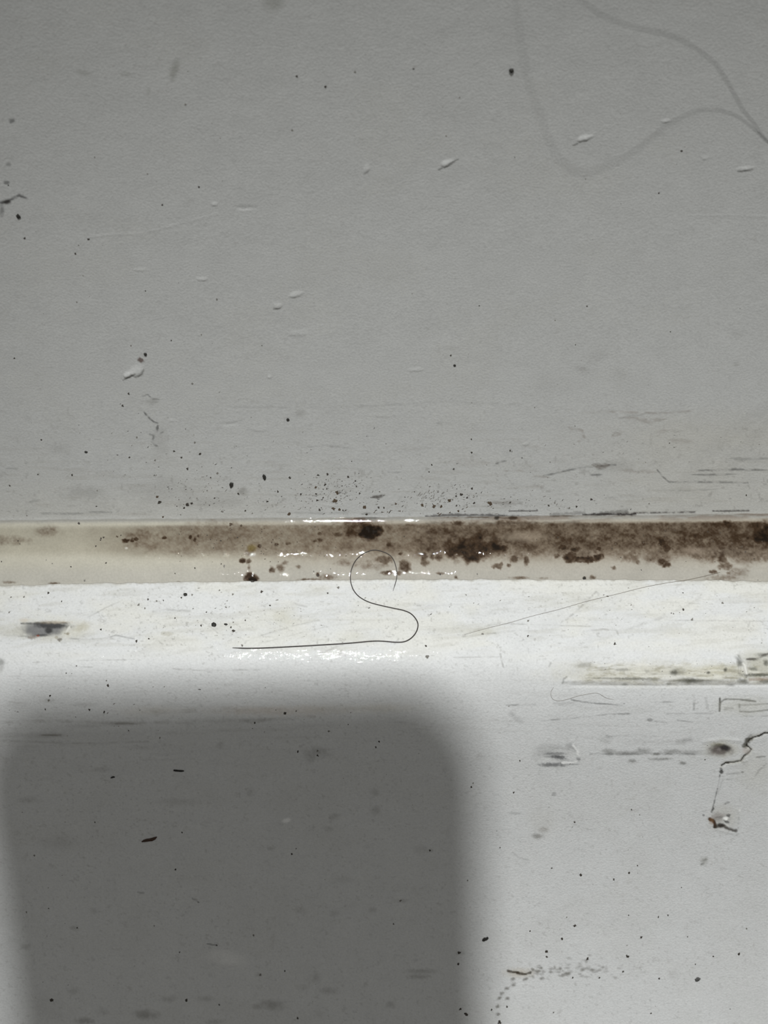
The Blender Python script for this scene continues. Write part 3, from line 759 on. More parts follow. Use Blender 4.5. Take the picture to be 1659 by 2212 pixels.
# body colour: yellowed on the left, greyer towards the middle, whiter foot
S.paint(ALL, sstep(300, 800, px) * 0.7, (0.34, 0.30, 0.245))
S.paint(ALL, 0.55 * sstep(1130, 1142, vv) * (1 - sstep(1182, 1205, vv)), (0.36, 0.33, 0.255))
S.paint(ALL, 0.55 * sstep(1128, 1142, vv) * (1 - sstep(1178, 1215, vv)) * sstep(160, 330, px), (0.25, 0.215, 0.16))
S.paint(ALL, sstep(1195, 1245, vv) * 0.7, (0.43, 0.415, 0.375))
S.paint(ALL, (1 - sstep(1120, 1131, vv)) * 0.9, (0.31, 0.303, 0.28))
# mould density
D = np.zeros(px.shape, np.float32)


def mould(cx, cy, rx, ry, a, soft=0.8, ang=0):
    c, q = math.cos(math.radians(ang)), math.sin(math.radians(ang))
    R = max(rx, ry) * 2.2
    w = S.win(cx - R, cx + R, cy - R, cy + R)
    if w is None:
        return
    dx, dy = px[w] - cx, py[w] - cy
    sc = max(4.0, 0.8 * min(rx, ry))
    d = np.sqrt(((dx * c + dy * q) / rx) ** 2 + ((-dx * q + dy * c) / ry) ** 2) + 1.1 * (fbm(px[w] / sc, py[w] / sc, int(cx) % 60, 4) - 0.5)
    D[w] = np.maximum(D[w], a * (1 - sstep(1 - soft, 1 + soft, d)))


band = sstep(1126, 1136, vv) * (1 - sstep(1180, 1225, vv))
D += band * (0.10 + 0.10 * sstep(120, 240, px) + 0.20 * sstep(230, 420, px) + 0.10 * sstep(560, 800, px) + 0.20 * sstep(840, 960, px) + 0.12 * sstep(1450, 1600, px))
D += 0.10 * sstep(500, 700, px) * sstep(1190, 1215, vv) * (1 - sstep(1238, 1252, vv))
D *= sstep(-60, 140, px) * 0.6 + 0.4
for a in [
    (800, 1151, 29, 17, 1.35, .5), (812, 1147, 14, 12, 1.3, .5), (778, 1145, 56, 24, .88, .85), (840, 1143, 16, 14, .7, .7), (800, 1163, 26, 10, .7, .7),
    (272, 1168, 9, 5, 1.1, .5), (285, 1167, 6, 5, 1.0, .5), (294, 1165, 6, 4.5, 1.0, .5), (312, 1158, 46, 14, .50, .9), (310, 1175, 40, 14, .48, .9), (355, 1162, 5, 4.5, .95, .5),
    (110, 1147, 32, 13, .40, .8), (18, 1168, 45, 11, .42, .9), (470, 1160, 90, 28, .50, .9), (545, 1158, 70, 24, .5, .9),
    (412, 1160, 5, 5, .9, .6), (421, 1166, 4, 5, .9, .6), (428, 1158, 3, 4, .8, .6), (560, 1180, 5, 5, .9, .6), (543, 1186, 10, 10, .75, .7), (536, 1193, 7, 8, .75, .7),
    (597, 1176, 5, 4, 1.0, .4), (622, 1174, 6, 4, .9, .6), (690, 1152, 6, 5, .85, .6), (692, 1167, 8, 6, .8, .7), (680, 1169, 5, 3, .8, .7), (728, 1155, 14, 7, .75, .7),
    (524, 1211, 8, 6, .9, .6), (537, 1212, 6, 6, .75, .6), (538, 1228, 4, 8, .6, .7), (543, 1250, 15, 13, 1.0, .6), (545, 1253, 9, 8, 1.4, .5),
    (607, 1226, 9, 9, .62, .7), (588, 1231, 6, 7, .7, .7), (616, 1216, 8, 5, .5, .8), (645, 1224, 7, 4, .6, .7), (712, 1246, 20, 7, .5, .8), (687, 1241, 4, 4, .9, .5), (670, 1252, 24, 3, .55, .7),
    (745, 1215, 20, 8, .5, .9), (830, 1209, 18, 9, .72, .7), (838, 1237, 15, 5, .72, .6), (875, 1221, 13, 13, .8, .6), (862, 1238, 7, 5, .75, .6), (800, 1220, 40, 12, .42, .9),
    (840, 1177, 9, 7, .75, .7), (880, 1182, 8, 4, .6, .7), (865, 1196, 6, 4, .8, .6), (925, 1187, 6, 10, .72, .6), (917, 1202, 10, 14, .75, .6), (934, 1200, 6, 10, .72, .6), (946, 1203, 9, 9, .78, .6), (920, 1216, 10, 8, .68, .7),
    (1025, 1180, 72, 26, 1.1, .6), (1020, 1195, 40, 18, 1.08, .6), (965, 1172, 14, 12, .75, .7), (1090, 1184, 12, 9, 1.0, .6), (1092, 1165, 8, 8, .85, .6), (1010, 1160, 50, 10, .7, .8),
    (990, 1131, 18, 6, .85, .6), (1000, 1136, 60, 12, .55, .8), (1110, 1135, 50, 14, .68, .8), (1165, 1139, 22, 10, .75, .8), (1135, 1147, 20, 8, .66, .8), (1120, 1185, 30, 26, .58, .9),
    (1137, 1207, 6, 14, .75, .6), (1110, 1207, 9, 9, .78, .6), (1155, 1193, 7, 11, .66, .7), (1074, 1223, 12, 6, .72, .6), (1083, 1219, 5, 5, .78, .5), (1100, 1221, 5, 4, .6, .6), (985, 1212, 10, 6, .5, .8),
    (1215, 1183, 11, 7, .95, .5), (1203, 1200, 8, 7, .75, .6), (1232, 1203, 16, 12, .95, .5), (1245, 1187, 12, 7, .95, .5), (1262, 1209, 28, 8, 1.0, .5), (1292, 1203, 11, 10, 1.0, .5), (1293, 1186, 6, 5, .9, .5), (1258, 1195, 40, 18, .62, .7),
    (1262, 1150, 60, 18, .55, .9), (1330, 1175, 8, 5, .85, .6), (1322, 1186, 5, 4, .8, .6), (1362, 1203, 20, 14, .62, .7), (1365, 1197, 10, 8, .8, .6), (1379, 1214, 6, 6, .75, .6), (1326, 1227, 6, 4, .7, .6),
    (1355, 1140, 12, 6, .7, .7), (1405, 1140, 20, 9, .75, .8), (1437, 1147, 8, 5, .85, .6), (1465, 1140, 16, 9, .72, .8), (1390, 1173, 5, 6, .9, .5),
    (1428, 1172, 9, 10, 1.0, .5), (1441, 1184, 12, 9, .95, .5), (1425, 1196, 36, 22, .66, .7), (1431, 1213, 14, 8, .9, .6), (1440, 1220, 10, 6, .85, .6),
    (1505, 1163, 32, 16, 1.0, .7), (1540, 1150, 60, 18, .8, .8), (1560, 1165, 90, 24, .72, .8), (1572, 1134, 14, 9, 1.0, .6), (1590, 1160, 60, 22, .74, .8), (1620, 1158, 34, 18, .95, .7), (1660, 1155, 44, 22, 1.25, .8),
    (1505, 1200, 16, 7, .80, .7), (1560, 1205, 10, 18, .85, .7), (1566, 1223, 14, 8, .8, .7), (1604, 1190, 18, 8, .6, .8), (1541, 1236, 9, 5, .75, .6), (1574, 1238, 6, 4, .6, .6), (1595, 1235, 22, 10, .5, .9), (1640, 1185, 50, 14, .70, .9), (1560, 1248, 36, 7, .45, .9), (1570, 1190, 130, 24, .66, .8), (1640, 1200, 60, 16, .6, .8), (1330, 1195, 60, 14, .45, .9), (1200, 1150, 120, 20, .6, .9),
    (1122, 1248, 20, 3, .55, .7), (1175, 1249, 14, 2.5, .45, .7), (1262, 1249, 3, 3, 1.2, .4), (1280, 1247, 6, 5, .6, .7), (118, 1262, 12, 4, .75, .6), (262, 1265, 4, 3, 1.1, .5), (271, 1264, 5, 3, 1.0, .5), (386, 1261, 6, 5, .75, .7), (20, 1258, 14, 3, .5, .7),
    (1250, 1170, 40, 8, .5, .9), (960, 1150, 60, 14, .45, .9), (950, 1238, 10, 3, .55, .7), (985, 1247, 4, 4, .7, .5)]:
    mould(*a)
D *= 1 - sstep(1690, 1860, px)
hf = fbm(px / 7.5, py / 6.0, 101, 4)
hf2 = fbm(px / 22, py / 16, 107, 4)
fine = fbm(px / 3.2, py / 3.0, 111, 2)
E = D * (1.0 + 0.7 * (hf2 - 0.5)) + (hf - 0.5) * 0.38 * sstep(0.05, 0.5, D) + (fine - 0.5) * 0.25 * sstep(0.05, 0.5, D)
S.paint(ALL, sstep(0.05, 0.62, E) * 0.85, (0.15, 0.110, 0.076))
S.paint(ALL, sstep(0.46, 0.95, E) * 0.92, (0.040, 0.0215, 0.010))
S.paint(ALL, sstep(0.88, 1.25, E) * 0.97, (0.012, 0.008, 0.005))
S.paint(ALL, 0.55 * (1 - sstep(1122, 1132, vv)) * sstep(900, 1000, px) * sstep(0.35, 0.6, fbm(px / 40, py / 8, 141, 3)), (0.20, 0.155, 0.12))
# olive tint in places, pale scrape, top edge line
S.blob(543, 1184, 9, 8, (0.22, 0.17, 0.05), .5, soft=0.7)
S.blob(1130, 1160, 40, 8, (0.36, 0.30, 0.23), .5, soft=0.9)
S.blob(1500, 1190, 16, 7, (0.33, 0.27, 0.21), .5, soft=0.9)
S.blob(273, 1184, 3.2, 2.4, (0.6, 0.58, 0.52), .7)
S.stroke([(920, 1129), (1080, 1130), (1250, 1128)], 2.4, DBROWN, .35, rough=0.7)
S.stroke([(640, 1123), (700, 1126)], 2.0, (0.3, 0.28, 0.25), .3, rough=0.6)
S.stroke([(960, 1115), (1040, 1116), (1100, 1118), (1160, 1119)], 3.0, BROWN, .75, rough=0.6)
S.stroke([(1190, 1114), (1260, 1113), (1372, 1112)], 2.6, DBROWN, .6, rough=0.6)
S.blob(800, 1117, 30, 5, DGREY, .55, soft=0.8, rough=0.5)
S.blob(1073, 1118, 5, 5, BLACK, .85)
S.blob(1107, 1119, 9, 4, DBROWN, .8, rough=0.5)
S.wet = np.clip(0.95 * np.exp(-((px - 720) / 330) ** 4) * sstep(0.59, 0.71, vnoise(px / 5, py / 5, 131)) * sstep(0.40, 0.55, fbm(px / 40, py / 30, 135, 2)), 0, 1)
w2 = 0.5 * np.exp(-((px - 1575) / 70) ** 4) * np.exp(-((py - 1192) / 10) ** 4)
S.wet = np.maximum(S.wet, w2)
lip = (1 - sstep(1127, 1131, vv))
S.wet = np.where(vv < 1131, lip * np.exp(-((px - 790) / 170) ** 6) * sstep(0.46, 0.52, vnoise(px / 18, py * 0, 3)), S.wet)
bead = S.build('sealant_bead', M_BEAD, head=[(0.4, S.Z[0].min() - 0.4)], tail=[(S.Y[-1].max() + 0.5, S.Z[-1].min() - 0.25)])
bead['label'] = 'yellowed silicone sealant bead with brown and black mould along the joint of wall and ledge'
bead['category'] = 'sealant'


# ================================================================ specks
def frame_at(x, y):
    p, nor, mmpx = at(x, y)
    t1 = np.array([1.0, 0, 0]); t2 = np.cross(nor, t1)       # t2 points up the surface
    # foreshortening along t2
    view = CAM - p; view = view / np.linalg.norm(view)
    cosv = max(0.25, float(np.dot(view, nor)))
    return p, nor, t1, t2, mmpx, cosv


def relief(x, y):
    """relief (mm) of the surface built at this spot, so that small things sit on it"""
    u, v = unroll(x, y)
    for s in (W, B, S):
        i = np.searchsorted(s.rv, v)
        if 0 < i < len(s.rv):
            p, _, _ = at(x, y)
            j = min(max(np.searchsorted(s.xs, p[0]), 1), len(s.xs) - 1)
            if s.V[0, j] - 1 <= v <= s.V[-1, j] + 1:
                return float(s.dis[min(i, s.dis.shape[0] - 1), j])
    return 0.0


class Dots:
    def __init__(s):
        s.v, s.f, s.mi = [], [], []

    def add(s, x, y, rx, ry, ang=0, mat=0, seed=0, h=0.03):
        p, nor, t1, t2, mmpx, cosv = frame_at(x, y)
        p = p + nor * relief(x, y)
        r = random.Random(seed * 977 + int(x * 13 + y * 7))
        b = len(s.v); K_ = 11
        s.v.append(p + nor * h)
        c, q = math.cos(math.radians(ang)), math.sin(math.radians(ang))
        for i in range(K_):
            a = 2 * math.pi * i / K_
            k = r.uniform(0.45, 1.35)
            dx, dy = rx * k * math.cos(a), ry * k * math.sin(a)
            gx, gy = dx * c - dy * q, dx * q + dy * c            # pixels, y down
            s.v.append(p + t1 * gx * mmpx - t2 * gy * mmpx / cosv - nor * 0.004)
        for i in range(K_):
            s.f.append((b, b + 1 + (i + 1) % K_, b + 1 + i)); s.mi.append(mat)

    def build(s, name, mats, label):
        me = bpy.data.meshes.new(name)
        me.from_pydata([tuple(a * MM) for a in s.v], [], s.f)
        for mt in mats: me.materials.append(mt)
        me.polygons.foreach_set('material_index', s.mi)
        me.update()
        o = bpy.data.objects.new(name, me); COL.objects.link(o)
        o['label'] = label; o['category'] = 'mould'; o['kind'] = 'stuff'
        return o


wd = Dots()
for (x, y, r, mi) in [(641, 165, 3.2, 0), (703, 188, 3, 0), (767, 155, 3, 2), (401, 226, 3.2, 2), (631, 281, 2.6, 2), (476, 299, 1.8, 2), (53, 515, 3.6, 0), (191, 517, 3.2, 0),
                      (170, 530, 1.8, 2), (163, 548, 2.6, 0), (430, 404, 2.8, 0), (350, 443, 2.4, 0), (205, 340, 2, 2), (319, 376, 2.2, 2), (893, 149, 2.6, 0), (993, 211, 2, 2),
                      (964, 294, 2.4, 2), (1112, 340, 2, 2), (1265, 387, 1.8, 2), (1472, 327, 3.2, 0), (1423, 418, 2.4, 0), (31, 774, 2.8, 0), (283, 747, 2.2, 2), (179, 596, 1.8, 2),
                      (166, 653, 2, 2), (370, 736, 2, 0), (435, 724, 2, 2), (566, 747, 1.5, 0), (415, 829, 3, 2), (278, 851, 2.6, 0), (265, 877, 2.6, 0), (314, 629, 1.8, 0), (468, 647, 2.8, 2),
                      (89, 950, 2.6, 0), (421, 956, 3.2, 2), (376, 975, 3, 0), (432, 981, 3.2, 0), (392, 989, 2.6, 0), (295, 945, 2.4, 2), (280, 988, 3, 0), (405, 1013, 3, 0),
                      (335, 994, 3, 2), (436, 1008, 1.8, 2), (455, 1032, 2.4, 0), (470, 1023, 3, 2), (626, 1032, 3, 0), (515, 1067, 3, 0), (600, 1062, 2.6, 0), (650, 1068, 3, 0), (577, 1083, 3, 0),
                      (340, 1073, 4, 1), (82, 1025, 2, 0), (156, 1026, 2.6, 0), (21, 1049, 2, 0), (1035, 660, 2, 0), (1268, 662, 2, 0), (1448, 717, 1.8, 0), (1243, 745, 1.6, 0), (1199, 692, 1.8, 2),
                      (974, 768, 2.6, 0), (1018, 949, 2, 0), (1019, 978, 2.4, 0), (1102, 973, 2.6, 0), (1128, 989, 2, 0), (980, 1013, 2.8, 0), (933, 1004, 2, 0), (927, 1020, 2, 0),
                      (1612, 1070, 2, 0), (1277, 1079, 3, 0), (1198, 1086, 2.4, 2), (208, 1094, 2.4, 0), (58, 1114, 2.4, 2), (352, 1117, 2.8, 1), (390, 1112, 2, 2), (1102, 1086, 3, 0), (1185, 1092, 3, 0),
                      (1245, 1094, 3, 0), (1230, 1097, 3, 2), (1402, 1088, 2, 2), (792, 1111, 4, 0), (624, 1110, 4.5, 1), (788, 1096, 5, 1), (721, 1099, 4.5, 1), (733, 1100, 3.6, 1), (724, 1082, 6, 1),
                      (728, 1064, 4.5, 1), (685, 1081, 3, 0), (698, 1075, 2.6, 0), (690, 1101, 3.6, 0), (777, 1066, 2.6, 0), (971, 1081, 4, 1), (997, 1068, 3.4, 0), (1009, 1075, 2.4, 0), (985, 1072, 2.4, 0),
                      (938, 1093, 5, 1), (953, 1094, 3.4, 1), (912, 1092, 4, 1), (990, 1104, 3, 1), (986, 1092, 2.4, 0), (1024, 1087, 3, 0), (1060, 1087, 6, 1), (1019, 1055, 3, 0), (818, 1096, 3, 0), (829, 1097, 2.4, 0),
                      (855, 1089, 3.2, 1), (687, 1026, 3.6, 0), (707, 1024, 3, 0), (752, 1030, 3, 0), (702, 1047, 3, 0), (770, 1051, 2.4, 0), (706, 1056, 2.4, 0), (682, 1053, 4, 1), (683, 1067, 3, 0),
                      (768, 1039, 2.4, 0), (741, 1103, 2, 0), (405, 1091, 4.5, 0), (414, 1088, 3.4, 0), (398, 1097, 3.2, 0), (345, 1086, 4.5, 0), (18, 400, 2, 0), (210, 1060, 2, 2), (820, 1062, 1.8, 2),
                      (545, 1109, 2, 2), (480, 1105, 2.6, 2), (530, 1103, 2.6, 0), (1155, 880, 1.6, 2), (1640, 960, 1.6, 2), (1242, 920, 1.6, 2), (1188, 998, 2, 2), (1019, 870, 1.6, 2)]:
    wd.add(x, y, r * 1.05, r * .95, ang=r * 40, mat=mi)
rr = random.Random(11)
def cluster(n, cx, cy, sx, sy, r0, r1, strokes=0.5, mats=(0, 2, 2)):
    for i in range(n):
        x, y = cx + rr.gauss(0, sx), cy + rr.gauss(0, sy)
        if y > 1112 or x < -20 or x > 1680: continue
        r = rr.uniform(r0, r1)
        if rr.random() < strokes:
            wd.add(x, y, r * rr.uniform(1.4, 2.6), r * 0.55, ang=rr.choice([-55, -40, -30, -10, 0]) + rr.uniform(-10, 10), mat=rr.choice(mats), seed=i)
        else:
            wd.add(x, y, r, r * 0.9, mat=rr.choice(mats), seed=i)
cluster(170, 725, 1062, 40, 22, 0.7, 1.7, 0.6)
cluster(120, 955, 1074, 46, 14, 0.7, 1.7, 0.7)
cluster(70, 425, 1060, 60, 28, 0.7, 1.8)
cluster(50, 1160, 1090, 80, 10, 0.7, 1.8, 0.8)
cluster(60, 600, 1085, 120, 14, 0.7, 1.6)
cluster(18, 880, 1105, 70, 4, 1.2, 2.6, 0.6, (0, 1, 1))
cluster(40, 380, 980, 130, 60, 0.8, 1.6)
cluster(26, 1280, 990, 140, 50, 0.8, 1.6)
cluster(16, 690, 970, 110, 30, 0.8, 1.5)
for i in range(16):
    wd.add(rr.uniform(905, 960), rr.uniform(1060, 1082), rr.uniform(3, 5), 0.9, ang=-50 + rr.uniform(-12, 12), mat=2, seed=i)
for i in range(60):
    wd.add(rr.uniform(0, 1659), rr.uniform(20, 880), rr.uniform(0.7, 1.4), rr.uniform(0.7, 1.2), mat=2, seed=i)
wd.build('mould_specks', [M_SPECK, M_SPECK2, M_SPECK3], 'fine black and brown mould specks scattered over the grey wall, thickest above the sealant')

bd = Dots()
for (x, y, r, mi) in [(415, 1285, 2.6, 2), (392, 1291, 2, 0), (504, 1344, 2, 2), (565, 1278, 3.6, 0), (731, 1270, 3.2, 2), (708, 1281, 2, 0), (320, 1295, 2.6, 0), (338, 1298, 2.2, 2),
                      (353, 1297, 2, 0), (299, 1306, 3, 2), (313, 1314, 2.4, 2), (295, 1385, 3.2, 0), (322, 1380, 2.4, 0), (218, 1360, 2.6, 0), (446, 1322, 2.2, 0), (378, 1335, 1.8, 0), (523, 1394, 3, 2),
                      (504, 1363, 4, 0), (499, 1355, 2.6, 0), (434, 1352, 2.4, 0), (923, 1418, 4, 2), (920, 1395, 3, 0), (1328, 1391, 3.6, 0), (104, 1281, 3, 0), (52, 1289, 2.4, 2), (24, 1290, 2.2, 2),
                      (20, 1323, 2.4, 2), (133, 1299, 1.8, 0), (503, 1284, 2.6, 2), (583, 1308, 2.6, 0), (474, 1275, 2, 2), (488, 1312, 2, 2), (530, 1340, 2.2, 0), (143, 1454, 1.8, 0), (155, 1455, 1.6, 2),
                      (165, 1439, 1.8, 0), (1141, 1341, 3, 2), (1476, 1316, 3, 0), (1495, 1338, 3, 2), (1561, 1302, 3, 2), (1455, 1326, 2, 2), (1007, 1285, 2, 2), (1042, 1369, 3, 2), (1140, 1374, 2.4, 0),
                      (233, 1481, 3.2, 0), (230, 1470, 2.4, 2), (193, 1533, 2.6, 0), (225, 1538, 3, 0), (98, 1533, 2.4, 0), (108, 1503, 2.4, 0), (105, 1513, 3.6, 2), (205, 1776, 2.4, 0), (393, 1798, 2.6, 0),
                      (379, 1878, 3.2, 0), (1018, 1700, 3, 0), (1022, 1692, 2, 2), (819, 1602, 2.4, 0), (812, 1614, 2.4, 0), (711, 1579, 2.8, 2), (550, 1562, 2.8, 0), (616, 1541, 3.4, 0), (640, 1536, 2.4, 2),
                      (345, 1594, 2.6, 2), (278, 1578, 1.8, 0), (752, 1565, 1.6, 0), (686, 1632, 3, 0), (643, 1624, 2.6, 0), (686, 1622, 3.4, 2), (112, 2161, 4.4, 0), (403, 2161, 3.4, 0), (474, 2171, 2.4, 0),
                      (643, 2199, 3, 0), (468, 2042, 2, 0), (388, 2057, 2.2, 0), (630, 1845, 3.2, 0), (105, 1963, 1.8, 0), (167, 2004, 2.2, 0), (57, 1971, 2.4, 2), (74, 1848, 2.4, 2), (615, 2098, 2, 0),
                      (563, 2106, 3, 2), (548, 2020, 3, 2), (640, 1833, 2, 2), (333, 2000, 2, 2), (1255, 1890, 3.4, 0), (1326, 1900, 3.2, 0), (1359, 1885, 2.6, 0), (1377, 1870, 2, 0), (1192, 1875, 2.2, 0),
                      (1242, 2000, 4, 0), (1214, 2028, 3.2, 0), (1224, 1982, 2, 2), (1422, 1981, 2.4, 0), (1443, 1977, 2, 0), (1385, 2025, 3.4, 0), (1181, 2055, 3.6, 0), (1181, 2067, 3, 0), (1269, 2072, 3.6, 0),
                      (1355, 2066, 4, 0), (1596, 2061, 3.2, 0), (1541, 2066, 2.6, 0), (1502, 2083, 2.4, 0), (1424, 2114, 2.6, 0), (1346, 2099, 2.6, 0), (992, 2058, 3.6, 0), (990, 2082, 2.8, 0), (994, 2180, 3, 0),
                      (1007, 2191, 4.6, 0), (1079, 2209, 5, 0), (1095, 2175, 2.4, 0), (1196, 2187, 2, 0), (1406, 2189, 2.6, 0), (1062, 2181, 2.6, 0), (1295, 2112, 2.6, 0), (1237, 2112, 2.6, 0),
                      (1110, 1712, 2.4, 0), (1241, 1776, 2.2, 0), (1364, 1749, 2, 0), (1123, 1643, 2.6, 0), (929, 1837, 2.6, 0), (865, 1946, 3, 2), (1382, 1760, 1.6, 2), (1080, 1831, 1.8, 0), (1472, 1917, 1.6, 0),
                      (1358, 1977, 1.8, 0), (1613, 2006, 2.2, 2), (1485, 2024, 1.8, 0), (1145, 2011, 2, 0), (850, 1996, 2.2, 0), (1010, 1902, 2, 2), (1523, 1641, 2, 2)]:
    bd.add(x, y, r * 1.05, r * .95, ang=r * 40, mat=mi)
wd_ = wd; wd = bd
def cl2(n, cx, cy, sx, sy, r0, r1, strokes=0.5):
    for i in range(n):
        x, y = rr.uniform(cx - sx, cx + sx), rr.uniform(cy - sy, cy + sy)
        r = rr.uniform(r0, r1)
        bd.add(x, y, r * (rr.uniform(1.2, 2.4) if rr.random() < strokes else 1), r * .7, ang=rr.uniform(-40, 5), mat=rr.choice((0, 2, 2, 2)), seed=i)
cl2(40, 830, 1300, 830, 30, 0.8, 1.8)
cl2(50, 550, 1350, 200, 40, 0.7, 1.3)
cl2(26, 1400, 1340, 260, 60, 0.7, 1.3)
cl2(26, 1450, 1450, 200, 22, 0.7, 1.4)
cl2(60, 830, 1850, 830, 340, 0.7, 1.3)
cl2(26, 350, 1530, 330, 60, 0.8, 1.8)
bd.build('dirt_specks', [M_SPECK, M_SPECK2, M_SPECK3], 'fine dark dirt specks scattered over the white ledge and its front face')['category'] = 'dirt'

sd = Dots()
for (x, y, r, mi) in [(170, 1131, 3, 0), (218, 1163, 2.6, 0), (224, 1161, 2.2, 0), (217, 1167, 1.8, 0), (253, 1159, 3, 1), (261, 1156, 2.2, 0), (207, 1180, 2.2, 0), (39, 1168, 2.2, 0), (43, 1175, 1.8, 0), (153, 1224, 2.4, 0),
                      (229, 1216, 2.4, 0), (113, 1217, 2.2, 2), (100, 1210, 2.4, 2), (3, 1213, 2.4, 0), (183, 1254, 2.8, 2), (378, 1239, 1.8, 0), (421, 1227, 2.4, 0), (484, 1223, 3, 2), (478, 1218, 2.2, 0),
                      (499, 1133, 4, 1), (521, 1136, 3, 1), (513, 1161, 2, 0), (477, 1168, 2.2, 0), (455, 1165, 1.8, 0), (597, 1177, 4, 1), (587, 1172, 2, 1), (590, 1166, 1.8, 1), (642, 1171, 1.6, 1), (563, 1179, 4, 1),
                      (687, 1242, 3, 0), (714, 1229, 2, 2), (678, 1234, 2, 2), (770, 1240, 1.6, 2), (1031, 1240, 2, 2), (951, 1240, 2.8, 0), (985, 1247, 2.6, 1), (1330, 1175, 3, 1), (1322, 1185, 2.6, 1), (1390, 1172, 3, 1),
                      (1385, 1231, 1.8, 0), (1637, 1253, 2, 2), (1402, 1164, 2, 1), (1410, 1162, 1.6, 1), (1336, 1167, 1.8, 1), (1603, 1181, 3, 1), (1581, 1173, 2.6, 1), (545, 1256, 5.5, 0), (1437, 1147, 3.6, 1)]:
    sd.add(x, y, r, r * .9, ang=r * 30, mat=mi)
for i in range(150):
    x = rr.choice([rr.gauss(500, 110), rr.gauss(620, 90), rr.uniform(820, 1650), rr.uniform(1150, 1640)])
    y = rr.uniform(1138, 1215)
    if 10 < x < 1655:
        sd.add(x, y, rr.uniform(.9, 2.2), rr.uniform(.8, 1.6), ang=rr.uniform(-60, 10), mat=rr.choice((0, 1, 1)), seed=i, h=0.015)
o = sd.build('mould_dots', [M_SPECK, M_SPECK2, M_SPECK3], 'dark dots of mould growing on the sealant')
# grown into the sealant: a part of it
o.parent = bead
del o['category']


# ================================================================ loose grit, each its own thing
def pebble(name, x, y, rx, ry, ang, h, mat, label, cat, group=None, seed=0, spike=0.2, curl=0.0):
    p, nor, t1, t2, mmpx, cosv = frame_at(x, y)
    p = p + nor * relief(x, y)
    c, q = math.cos(math.radians(ang)), math.sin(math.radians(ang))
    U, Vn = 18, 9
    r = random.Random(seed + int(x))
    wob = [1 + spike * r.uniform(-1, 1) for _ in range(U)]
    vs, fs = [], []
    for j in range(Vn + 1):
        th = math.pi * j / Vn
        for i in range(U):
            a = 2 * math.pi * i / U
            k = wob[i] * (1 + 0.12 * r.uniform(-1, 1))
            dx, dy = rx * k * math.sin(th) * math.cos(a), ry * k * math.sin(th) * math.sin(a)
            dz = h * math.cos(th) * (1 + 0.2 * r.uniform(-1, 1)) + curl * (dx / max(rx, .1)) ** 2
            gx, gy = dx * c - dy * q, dx * q + dy * c
            vs.append(t1 * gx * mmpx - t2 * gy * mmpx / cosv + nor * (dz + h * 0.55))
    for j in range(Vn):
        for i in range(U):
            fs.append((j * U + i, (j + 1) * U + i, (j + 1) * U + (i + 1) % U, j * U + (i + 1) % U))
    me = bpy.data.meshes.new(name)
    me.from_pydata([tuple(v * MM) for v in vs], [], fs)
    me.materials.append(mat)
    me.polygons.foreach_set('use_smooth', [True] * len(fs)); me.update()
    o = bpy.data.objects.new(name, me); COL.objects.link(o)
    o.location = p * MM
    o['label'] = label; o['category'] = cat
    if group: o['group'] = group
    return o


def sliver(name, pts, widths, h, mat, label, cat):
    """thin dry sliver: a flat husk following a line"""
    vs, fs = [], []
    p0, nor0, _, _, _, _ = frame_at(*pts[len(pts) // 2])
    p0 = p0 + nor0 * relief(*pts[len(pts) // 2])
    P = np.array(pts, float)
    n = len(P)
    M_ = 8
    for i in range(n):
        d = P[min(i + 1, n - 1)] - P[max(i - 1, 0)]; d /= np.linalg.norm(d)
        w = widths[i]
        for k in range(M_):
            a = 2 * math.pi * k / M_
            off = w * math.cos(a)
            x, y = P[i][0] - d[1] * off, P[i][1] + d[0] * off
            q, nor, _ = at(x, y)
            vs.append(q + nor * (relief(*P[i]) + h * (0.8 + math.sin(a)) * min(1, w / max(widths) + 0.15)) - p0)
    for i in range(n - 1):
        for k in range(M_):
            fs.append((i * M_ + k, i * M_ + (k + 1) % M_, (i + 1) * M_ + (k + 1) % M_, (i + 1) * M_ + k))
    fs.append(tuple(range(M_))[::-1]); fs.append(tuple(range((n - 1) * M_, n * M_)))
    me = bpy.data.meshes.new(name); me.from_pydata([tuple(v * MM) for v in vs], [], fs)
    me.materials.append(mat); me.polygons.foreach_set('use_smooth', [True] * len(fs)); me.update()
    o = bpy.data.objects.new(name, me); COL.objects.link(o); o.location = p0 * MM
    o['label'] = label; o['category'] = cat
    return o


sliver('brown_husk', [(306, 1818), (311, 1816), (317, 1814.5), (322, 1814), (328, 1813), (334, 1810.5), (339, 1807.5)], [1.0, 2.6, 3.2, 3.0, 3.6, 3.0, 0.8], 0.10, M_SLIV,
       'dark brown curved husk, largest crumb on the shaded front face', 'crumb')
sliver('wood_splinter', [(375, 1663.5), (379, 1664), (386, 1664.6), (392, 1665), (397.5, 1665)], [1.6, 2.0, 1.9, 2.0, 1.0], 0.09, M_SLIV2,
       'straight black splinter lying flat in the shade, above the brown husk', 'splinter')
sliver('small_splinter', [(239, 1680.5), (242, 1679), (245, 1678), (248, 1678.5)], [0.8, 1.8, 1.8, 1.0], 0.07, M_SLIV2,
       'tiny black splinter left of the longer straight black splinter', 'splinter')

